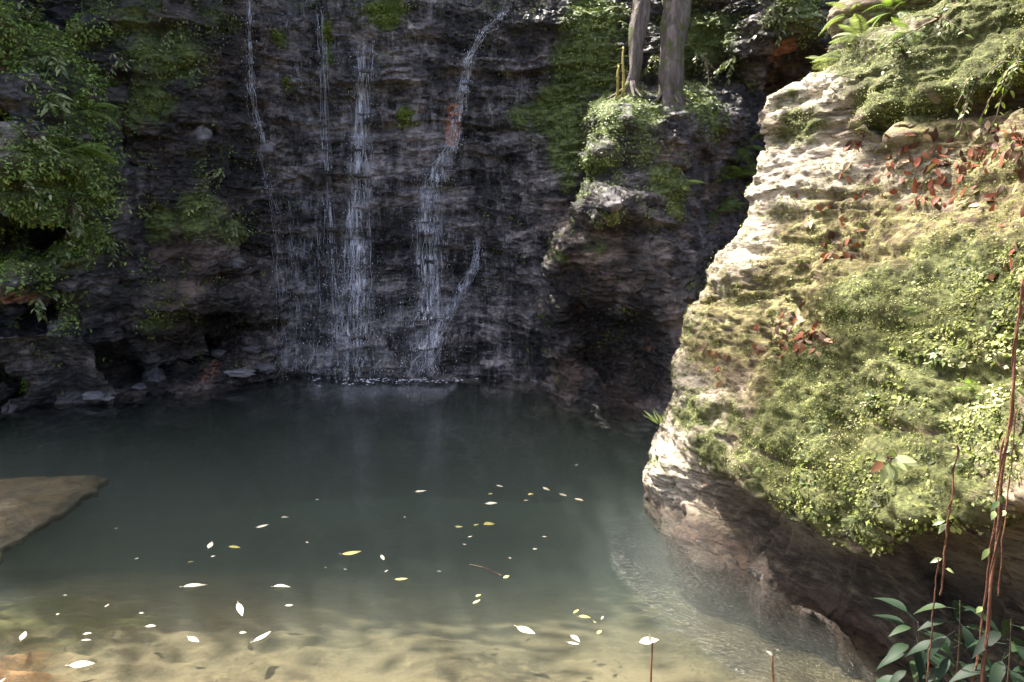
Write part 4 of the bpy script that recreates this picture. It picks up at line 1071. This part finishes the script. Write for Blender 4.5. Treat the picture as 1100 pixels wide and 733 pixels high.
# tree trunks standing on the buttress
def trunk(px0, py0, px1, py1, Yd, w0, w1, label, seed):
    a = at(px0, py0, Yd); b = at(px1, py1, Yd + .25)
    r = empty('tree', a); tag(r, label, 'tree', 'grey trunks rising from the buttress')
    rs = np.random.default_rng(seed)
    n = 60; d = (b - a); t = np.linspace(-.16, 2.6, n)
    pts = t[:, None] * d + 0.012 * np.stack([np.sin(t * 5 + seed), np.cos(t * 4), 0 * t], 1)
    rad = w0 + (w1 - w0) * np.clip(t, 0, 1) ** .7; rad = np.where(t < .08, rad * (1 + 2.2 * (.08 - np.maximum(t, -.1))), rad)
    sides = 28; an = np.linspace(0, 2 * np.pi, sides, endpoint=False)
    ringv = pts[:, None] + rad[:, None, None] * np.stack([np.cos(an), np.sin(an), 0 * an], 1)[None]
    q = ringv.reshape(-1, 3)
    ctr = np.repeat(pts, sides, 0); nn = q - ctr
    k = 1 + .28 * fbm(q * np.array([9, 9, 2.0]) + seed, 4) + .12 * blocks(q * np.array([12, 12, 3.0]) + seed, 4)
    q = ctr + nn * k[:, None]
    V = q.reshape(n, sides, 3).transpose(1, 0, 2)
    mesh_obj('trunk', V.reshape(-1, 3), grid_faces(sides, n, True), M['bark'], r)
    mb = MB()
    for j in range(9):
        a2 = rs.uniform(0, 6.28); L = rs.uniform(.15, .3)
        tt = np.linspace(0, 1, 8)
        mb.tube(np.stack([np.cos(a2) * (w0 * .5 + L * tt), np.sin(a2) * (w0 * .5 + L * tt), .10 - .22 * tt ** .6], 1), .03 * (1 - .7 * tt), 6, .4)
    mb.build('root', M['bark'], r)
    # crown far above the frame: branches and leaves
    top = pts[-1]
    br_ = MB(); le = []
    for j in range(9):
        dr = unit([rs.normal(), rs.normal(), .5 + rs.random()]); L = rs.uniform(.7, 1.5)
        tt = np.linspace(0, 1, 7)
        pp = top + np.outer(tt, dr) * L
        br_.tube(pp, .035 * (1 - .85 * tt), 5, .4)
        le.append(pp[-1] + rs.normal(size=(110, 3)) * .28)
    br_.build('branch', M['bark'], r)
    le = np.concatenate(le); m = len(le)
    L = .12 * (.6 + .8 * rs.random(m))
    leaf_scatter('crown', le, np.tile([0, 0, 1.0], (m, 1)) + rs.normal(size=(m, 3)) * .2, L, L * .4, np.clip(.5 + .2 * rs.normal(size=m), 0, 1), M['under'], .5, parent=r)
trunk(678, 97, 690, 0, 10.75, .068, .115, 'thinner grey tree trunk at left on the mossy buttress', 1)
trunk(719, 103, 727, 0, 10.7, .13, .165, 'thicker grey tree trunk at right on the mossy buttress', 2)
# straw coloured stems beside the trunks
for i, (x0, y0, x1, y1, lab) in enumerate([(662, 108, 665, 70, 'short straw yellow stem left of the thinner trunk'), (669, 104, 670, 50, 'taller straw yellow stem against the thinner trunk')]):
    a = at(x0, y0, 10.45); b = at(x1, y1, 10.5)
    t = np.linspace(0, 1, 8)[:, None]
    mb = MB(); mb.tube(np.concatenate([(b - a) * t + .01 * np.sin(t * 6)]), .02 - .008 * t[:, 0], 6)
    r = empty('plant_stem', a); tag(r, lab, 'stem', 'straw yellow stems')
    mb.build('stem', M['strawstem'], r)
    m2 = MB()
    for k in range(4): m2.leaf((b - a) * (.5 + .15 * k), [(-1) ** k, -.4, .3], [0, 0, 1], .10, .025, .5, 4, .6)
    m2.build('foliage', M['sprig'], r)

# grass tuft at the boulder's edge
h = hit(712, 455, [BV_B])
pp = h[0] if h else at(712, 455, 6.7)
mb = MB()
for k in range(26):
    mb.leaf([random.uniform(-.05, .05), random.uniform(-.05, .05), 0], [random.gauss(-.5, .5), random.gauss(-.2, .4), 1.0], [0, -1, .2], random.uniform(.06, .15), .008, .5, 5, random.random(), .1)
r = empty('grass_tuft', pp); tag(r, 'small tuft of thin grass on the shaded edge of the boulder', 'grass')
mb.build('blades', M['under'], r)

# sprig of cream leaves on the boulder lip
h = hit(968, 497, [BV_B])
c = h[0] + h[1] * .10
r = empty('leafy_sprig', c); tag(r, 'sprig of cream and rust leaves growing out of the boulder moss', 'plant')
mb = MB()
spr = [(938, 503, -.9, -.3, 'rust'), (945, 490, -.8, .1, 0), (960, 484, -.1, .35, 0), (966, 497, .1, -.5, 0), (957, 507, -.4, -.7, 0), (980, 492, .5, -.3, 0), (992, 498, .6, -.6, 0), (963, 513, .1, -.9, 0), (948, 515, -.5, -.8, 0)]
for k, (px, py, dx, dz, rust) in enumerate(spr):
    tgt = 1.25 * (at(px, py, c[1] - .06) - c)
    base = tgt * .25
    mb.tube([np.zeros(3), base * .6 + np.array([0, -.03, .01]), base], .0025, 4)
    lf = MB(); lf.leaf(base, tgt - base + np.array([0, -.02, -.005]), [0.1, -.8, .6], .10, .045, .25, 6, .25 + .5 * random.random(), .15)
    o = lf.build('leaf', M['rustleaf'] if rust else M['sprig'], r)
    if rust: o['label'] = 'rusty brown leaf'
mb.build('stem', M['stem'], r)

# dark glossy plants in the lower right corner, shade added in their leaf colour
def glossy_plant(px, py, Yd, label, seed, n=12, L=.17, foot=None):
    rs = np.random.default_rng(seed)
    top = at(px, py, Yd)
    gz = -0.02
    base = np.array([top[0] + .08, top[1] + .15, gz])
    r = empty('broadleaf_plant', base); tag(r, label, 'plant', 'dark broadleaf plants at the foot of the boulder')
    st = MB(); t = np.linspace(0, 1, 12)[:, None]
    main = (top - base) * t + np.array([.03, 0, 0]) * np.sin(t * 3)
    st.tube(main, .008 - .0065 * t[:, 0], 7); st.build('stem', M['stem'], r)
    for k in range(n):
        tt = .45 + .55 * (k + 1) / n
        p = (top - base) * tt
        az = k * 2.4 + rs.normal() * .3
        d = np.array([math.cos(az), math.sin(az) * .8 - .25, rs.uniform(-.55, .35)])
        m = MB(); ll = L * rs.uniform(.7, 1.2)
        m.leaf(p, d, [0, -.15, 1], ll, ll * .36, .55, 7, np.clip(.45 + .25 * rs.normal(), 0, 1), .22, pet=ll * .35)
        m.build('leaf', M['glossy'], r)
glossy_plant(985, 668, 3.35, 'dark glossy plant with long drooping leaves nearest the pool edge', 1, 20, .14)
glossy_plant(1030, 645, 3.2, 'dark glossy plant between the other two beside the vines', 2, 20, .13)
glossy_plant(1085, 665, 2.95, 'dark glossy plant in the corner behind the reddish vine', 3, 20, .15)

# hanging vines
def vine(px0, py0, px1, py1, Yd, rad, label, seed, leaves=5, ztop=None, twist=.009):
    rs = np.random.default_rng(seed)
    a = at(px0, py0, Yd); b = at(px1, py1, Yd - .02)
    r = empty('hanging_vine', b); tag(r, label, 'vine', 'reddish vines hanging past the boulder')
    t = np.linspace(0, 1, 60)
    pts = (a - b)[None] * t[:, None] + np.stack([twist * fbm(np.stack([t * 5, t * 0 + seed, t * 0], 1), 3), twist * fbm(np.stack([t * 5, t * 0 + seed + 9, t * 0], 1), 3), 0 * t], 1)
    mb = MB(); mb.tube(pts, rad * (1.0 - .25 * t) * (1 + .18 * fbm(np.stack([t * 30, t * 0 + seed, t * 0], 1), 2)), 8)
    if rad > .004:
        sp = pts + 1.2 * rad * np.stack([np.cos(t * 26), np.sin(t * 26), 0 * t], 1)
        mb.tube(sp, rad * .4, 5)
    mb.build('stem', M['vine'], r)
    if leaves:
        m2 = MB()
        for k in range(leaves):
            p = pts[int(rs.uniform(.2, .95) * 59)]
            m2.leaf(p, [rs.normal(), -abs(rs.normal()) * .5, -.3], [0, -.5, 1], .05 * rs.uniform(.6, 1.3), .022, .4, 4, rs.random(), .15, pet=.01)
        m2.build('foliage', M['shrub'], r)
vine(1099, 300, 1052, 760, 2.9, .0065, 'thickest reddish vine running down the right edge of the photo', 1, 4)
vine(1078, 470, 1044, 760, 3.0, .0042, 'thin vine twisting close beside the thickest one', 2, 3)
vine(1028, 478, 1010, 640, 3.3, .0045, 'short vine dangling from the mossy lip left of the pair', 3, 5)
vine(1008, 600, 992, 770, 3.1, .0038, 'slender vine dropping through the glossy leaves to the bottom', 4, 0)
vine(1092, 440, 1072, 640, 3.1, .0035, 'threadlike vine just right of the thickest one', 5, 2)

# dead leaves lying on the boulder
VAR = []
for v in range(4):
    mb = MB(); mb.leaf([-.5, 0, 0], [1, 0, 0], [0, 0, 1], 1.0, [.42, .5, .36, .45][v], [.15, .3, -.2, .4][v], 7, .5, [.25, .5, .1, -.3][v])
    mb.tube([[-.5, 0, 0], [-.66, .03, .03]], .012, 4)
    me = mb.build('leaf_source', None)
    COL.objects.unlink(me); VAR.append(me.data)
def lay_leaf(name, p, n, size, yaw, matname, tint, v, tilt=.0):
    key = (v, matname, round(tint * 4))
    if key not in LM:
        me = VAR[v].copy(); me.materials.clear(); me.materials.append(M[matname])
        a = me.attributes['tint']; a.data.foreach_set('value', np.full(len(me.polygons), round(tint * 4) / 4, np.float32))
        LM[key] = me
    o = bpy.data.objects.new(name, LM[key]); COL.objects.link(o)
    z = unit(n); x = unit(np.cross([math.cos(yaw), math.sin(yaw), .3], z)); y = np.cross(z, x)
    m = Matrix(((x[0], y[0], z[0]), (x[1], y[1], z[1]), (x[2], y[2], z[2]))).to_4x4()
    o.matrix_world = Matrix.Translation(Vector(p + z * .006)) @ m @ Matrix.Rotation(tilt, 4, 'X') @ Matrix.Scale(size, 4)
    return o
LM = {}
dl = [((1040, 165), (45, 12), 60, 'red brown dead leaf among the litter under the bedding gap'),
      ((1000, 195), (38, 16), 50, 'rusty dead leaf on the bare slope below the bedding gap'),
      ((1045, 218), (14, 6), 9, 'dark red dead leaf in the small drift on the right slope'),
      ((860, 362), (20, 11), 64, 'brown dead leaf in the pile caught at the middle of the boulder'),
      ((905, 268), (18, 12), 18, 'brown dead leaf scattered on the upper middle slope'),
      ((930, 170), (24, 14), 16, 'small brown dead leaf on the stone left of the red litter'),
      ((1085, 150), (12, 10), 16, 'red dead leaf at the right end of the litter under the bedding gap'),
      ((880, 230), (30, 15), 12, 'dry leaf lying on the pale upper slope of the boulder'),
      ((1090, 265), (8, 25), 9, 'orange brown leaf on the rock beside the right frame edge'),
      ((790, 385), (30, 10), 12, 'curled brown leaf left of the middle leaf pile')]
rs = np.random.default_rng(77)
for (cx, cy), (sx, sy), n, lab in dl:
    grp = lab.replace('leaf', 'leaves')
    for k in range(n):
        h = hit(cx + rs.normal() * sx, cy + rs.normal() * sy, [BV_B])
        if h is None: continue
        nn = unit(h[1] + rs.normal(size=3) * .25)
        o = lay_leaf('dead_leaf', h[0] + h[1] * .012, nn, rs.uniform(.045, .10), rs.uniform(0, 6.28), 'deadred', float(np.clip(.5 + .4 * rs.normal(), 0, 1)), int(rs.integers(4)), rs.normal() * .3)
        tag(o, lab, 'leaf', grp)

# leaves floating on the pool: px, py, length px, angle deg, colour, own label
FL = [
 (452, 528, 14, 14, 'w', 'lone white leaf floating farthest out in the middle of the dark water'),
 (306, 556, 10, 5, 'd', 'faded grey leaf floating just above a white leaf left of centre'),
 (282, 566, 16, 8, 'w', 'slim white leaf floating below the faded grey one'),
 (226, 585, 11, 65, 'w', 'curled whitish leaf floating upright left of the slim yellow leaf'),
 (252, 588, 15, -2, 'y', 'slim pale yellow leaf floating right of a curled leaf'),
 (229, 598, 6, 20, 'w', 'white fleck of leaf floating under the curled one'),
 (378, 595, 24, 6, 'y', 'long yellow leaf floating alone left of centre'),
 (411, 599, 7, -60, 'w', 'tiny white leaf floating right of the long yellow leaf'),
 (210, 629, 30, 12, 'w', 'largest white leaf with ragged edge floating on the left'),
 (303, 630, 21, 8, 'w', 'oval white leaf floating between the ragged leaf and centre'),
 (431, 623, 16, 0, 'y', 'crumpled pale yellow leaf floating just left of centre'),
 (311, 650, 11, 20, 'd', 'dull small leaf floating below the oval white leaf'),
 (258, 655, 15, -70, 'w', 'cream oval leaf floating pointing towards the camera'),
 (261, 680, 9, 8, 'w', 'small white leaf floating left of the slanting white leaf'),
 (282, 685, 24, 28, 'w', 'long white leaf floating at a slant near the front'),
 (208, 687, 14, -18, 'w', 'rounded cream leaf floating near the front left'),
 (341, 537, 5, 0, 'd', None), (371, 612, 5, 0, 'd', None), (415, 614, 5, 30, 'w', None),
 (25, 682, 15, 70, 'w', 'white leaf floating upright near the left frame edge'),
 (88, 714, 31, 6, 'w', 'long white leaf floating nearest the bottom left corner'),
 (162, 673, 13, 3, 'w', 'small white oval leaf floating left of the rounded cream leaf'),
 (115, 651, 7, 30, 'w', None), (62, 660, 5, 30, 'w', None),
 (93, 688, 13, 3, 'd', 'lower leaf of the faded pair floating above the long corner leaf'),
 (94, 681, 11, 12, 'w', 'upper leaf of the faded pair floating above the long corner leaf'),
 (125, 568, 5, 0, 'd', None), (147, 600, 6, 20, 'd', None), (205, 604, 8, 15, 'y', 'small yellow leaf floating left of the curled whitish leaf'),
 (152, 659, 6, 0, 'd', None),
 (527, 531, 6, 10, 'y', None), (537, 522, 9, 0, 'd', None),
 (528, 541, 15, 0, 'w', 'pale oval leaf floating at the head of the middle cluster'),
 (571, 531, 8, 25, 'y', None), (565, 538, 6, 0, 'd', None), (587, 525, 9, -15, 'w', None), (605, 532, 10, -20, 'w', None), (622, 537, 11, -15, 'w', 'last white leaf at the right end of the far floating row'),
 (619, 500, 5, 0, 'd', None),
 (493, 566, 10, 5, 'y', None), (512, 564, 8, 25, 'y', None), (526, 563, 15, 15, 'y', 'slim yellow leaf floating at the right of the yellow trio'),
 (505, 577, 6, 10, 'w', None), (499, 585, 5, 0, 'd', None),
 (544, 620, 8, 30, 'y', 'single small yellow leaf floating beside the sunken stick'),
 (514, 640, 7, 30, 'y', None), (512, 647, 10, 25, 'y', 'small yellow leaf floating at the front centre of the pool'),
 (565, 677, 24, -18, 'w', 'curled white leaf floating at the front right of centre'),
 (619, 657, 9, 45, 'y', None), (628, 663, 15, -3, 'y', 'slim bright yellow leaf in the front right cluster'),
 (639, 669, 5, -40, 'y', None), (644, 678, 10, 60, 'y', None), (647, 664, 5, 60, 'w', None),
 (618, 686, 13, -30, 'w', 'upper cream leaf of the floating pair at the front right'), (616, 692, 14, -10, 'w', 'lower cream leaf of the floating pair at the front right'),
 (472, 614, 6, 0, 'd', None), (435, 556, 4, 0, 'd', None), (548, 600, 4, 0, 'd', None), (585, 577, 6, 0, 'd', None), (575, 590, 6, 10, 'd', None), (70, 640, 5, 0, 'd', None), (330, 583, 4, 0, 'w', None), (350, 610, 4, 10, 'd', None), (3, 731, 9, 40, 'w', 'white leaf cut by the bottom left corner of the photo')]
names = {'w': 'white_leaf', 'y': 'yellow_leaf', 'd': 'dim_leaf'}
generic = {'w': 'tiny white leaf fleck floating on the pool', 'y': 'tiny yellow leaf fleck floating on the pool', 'd': 'tiny faded leaf fleck floating on the dark water'}
for i, (px, py, L, ang, c, lab) in enumerate(FL):
    p = on_z(px, py, 0.004)
    a = math.radians(ang)
    e0 = on_z(px - L / 2 * math.cos(a), py + L / 2 * math.sin(a), .004); e1 = on_z(px + L / 2 * math.cos(a), py - L / 2 * math.sin(a), .004)
    dv = e1 - e0; size = float(np.clip(np.linalg.norm(dv), .02, .22)) * .88
    o = lay_leaf('floating_leaf', p, W(0, 0, 1), size, 0, names[c], random.random(), i % 4)
    o.rotation_euler = (random.gauss(0, .08), random.gauss(0, .05), math.atan2(dv[1], dv[0]))
    o.location = p + np.array([0, 0, .003])
    sc = size; wid = 1.0 if abs(ang) < 40 else .6
    o.scale = (sc, sc * wid, sc * random.uniform(.12, .5))
    tag(o, lab or generic[c], 'leaf', 'leaves floating on the pool')

# stick under the surface
a = on_z(505, 607, -.05); b = on_z(540, 618, -.03)
t = np.linspace(0, 1, 12)[:, None]
mb = MB(); mb.tube((b - a) * t + np.stack([0 * t[:, 0], .02 * np.sin(t[:, 0] * 4), 0 * t[:, 0]], 1), .004, 6)
r = empty('twig', a); tag(r, 'thin pale twig floating just under the surface at the centre', 'twig'); mb.build('stick', M['stem'], r)

# two stems standing in the shallow foreground
a = at(706, 760, 3.1); b = at(699, 690, 3.2)
foot = np.array([a[0] + .03, a[1], -.05])
t = np.linspace(0, 1, 16)[:, None]
r = empty('seedling', foot); tag(r, 'thin reddish stem holding one wide white leaf above the shallows', 'seedling')
mb = MB(); mb.tube((b - foot) * t + .012 * np.sin(t * 7) * np.array([1, 0, 0]), .006 - .002 * t[:, 0], 6); mb.build('stem', M['vine'], r)
mb = MB(); mb.leaf(b - foot + np.array([-.05, 0, 0]), [1, .15, .10], [0, -.5, .9], .09, .036, .1, 6, .8, .2); mb.leaf(b - foot, [-.2, 0, 1], [0, -1, .1], .04, .012, .1, 4, .6)
mb.build('leaf', M['white_leaf'], r)
a = at(838, 745, 3.15); b = at(830, 704, 3.2)
foot = np.array([a[0] + .05, a[1], -.05])
r = empty('seedling', foot); tag(r, 'short bare reddish stem standing in the shallows near the boulder', 'seedling')
mb = MB(); mb.tube((b - foot) * t + .008 * np.sin(t * 6) * np.array([1, 0, 0]), .0055 - .001 * t[:, 0], 6); mb.build('stem', M['vine'], r)
mb = MB(); mb.leaf(b - foot, [-.5, -.1, .5], [0, -.6, .8], .035, .014, .3, 4, .7); mb.build('leaf', M['white_leaf'], r)

# unseen trees added on the cliff top so their crowns shade the pool
def shade_tree(x, y, z, hgt, R, seed, label, lean=(0, 0), leafn=60):
    rs = np.random.default_rng(seed)
    r = empty('tree', (x, y, z)); tag(r, label, 'tree', 'added shade trees on the cliff top')
    t = np.linspace(0, 1, 14)
    pts = np.stack([.25 * np.sin(t * 3 + seed) + lean[0] * t ** 1.3, .2 * np.cos(t * 2 + seed) - .2 + lean[1] * t ** 1.3, t * hgt], 1)
    mb = MB(); mb.tube(pts, .22 * (1 - .6 * t), 10); mb.build('trunk', M['bark'], r)
    br_ = MB(); le = []
    for j in range(16):
        b0 = pts[(10 if lean[0] else 6) + j % (4 if lean[0] else 8)]; dr = unit(rs.normal(size=3) * np.array([1, 1, .45]) + [0, 0, .25]); L = R * rs.uniform(.5, 1)
        tt = np.linspace(0, 1, 7); pp = b0 + np.outer(tt, dr) * L
        br_.tube(pp, .07 * (1 - .85 * tt), 5, .4)
        for q in (3, 4, 5, 6): le.append(pp[q] + rs.normal(size=(leafn, 3)) * np.array([.55, .55, .4]))
    br_.build('branch', M['bark'], r)
    le = np.concatenate(le); m = len(le); L = .24 * (.6 + .8 * rs.random(m))
    leaf_scatter('crown', le, np.tile([0, 0, 1.0], (m, 1)) + rs.normal(size=(m, 3)) * .3, L, L * .45, np.clip(.5 + .2 * rs.normal(size=m), 0, 1), M['under'], .5, parent=r)
for i, (x, y, h_, R_, lab) in enumerate([
    (-8.6, 11.6, 3.6, 2.3, 'unseen shade tree added at the far left of the cliff top'), (-6.6, 12.4, 4.4, 2.4, 'tallest unseen shade tree added on the cliff top above the left wall'),
    (-4.4, 13.4, 4.0, 2.2, 'unseen shade tree added straight above the leftmost trickle'), (-7.6, 10.6, 2.8, 1.9, 'low spreading shade tree added on the edge of the left wall'),
    (-5.4, 11.4, 3.2, 2.2, 'broad unseen shade tree added over the left part of the falls')]):
    shade_tree(x, y, 7.2, h_, R_, i + 3, lab)
shade_tree(-3.5, 12.7, 7.2, 9.0, 2.0, 31, 'very tall sparse tree added out of view to dapple the boulder', (.3, -2.4), leafn=6)  # added tree, out of view, its thin crown breaks sunlight on the boulder

# ------------------------------------------------------------------ light
SUN = Vector((-0.34, 0.36, 0.87)).normalized()
sd = bpy.data.lights.new('sun', 'SUN'); sd.energy = 4.8; sd.angle = math.radians(.5); sd.color = (1.0, .95, .86)
so = bpy.data.objects.new('sun', sd); so.rotation_mode = 'QUATERNION'; so.rotation_quaternion = SUN.to_track_quat('Z', 'Y'); so.location = (-5, 5, 12)
COL.objects.link(so)
w = bpy.data.worlds.new('World'); scene.world = w; w.use_nodes = True
nt = w.node_tree; bg = nt.nodes['Background']
sky = nt.nodes.new('ShaderNodeTexSky'); sky.sky_type = 'NISHITA'; sky.sun_disc = False; sky.air_density = 0.7; sky.dust_density = 7.0; sky.ozone_density = 0.2
sky.sun_elevation = math.asin(SUN.z); sky.sun_rotation = math.atan2(SUN.x, SUN.y)
nt.links.new(sky.outputs[0], bg.inputs['Color']); bg.inputs['Strength'].default_value = 0.15

scene.view_settings.view_transform = 'Standard'
scene.view_settings.look = 'None'
scene.view_settings.exposure = 2.05
scene.view_settings.gamma = 1
cy = scene.cycles
cy.use_denoising = True
cy.max_bounces = 6; cy.diffuse_bounces = 3; cy.glossy_bounces = 3; cy.transmission_bounces = 4; cy.volume_bounces = 1
cy.transparent_max_bounces = 24
cy.caustics_reflective = False; cy.caustics_refractive = False
cy.sample_clamp_indirect = 4
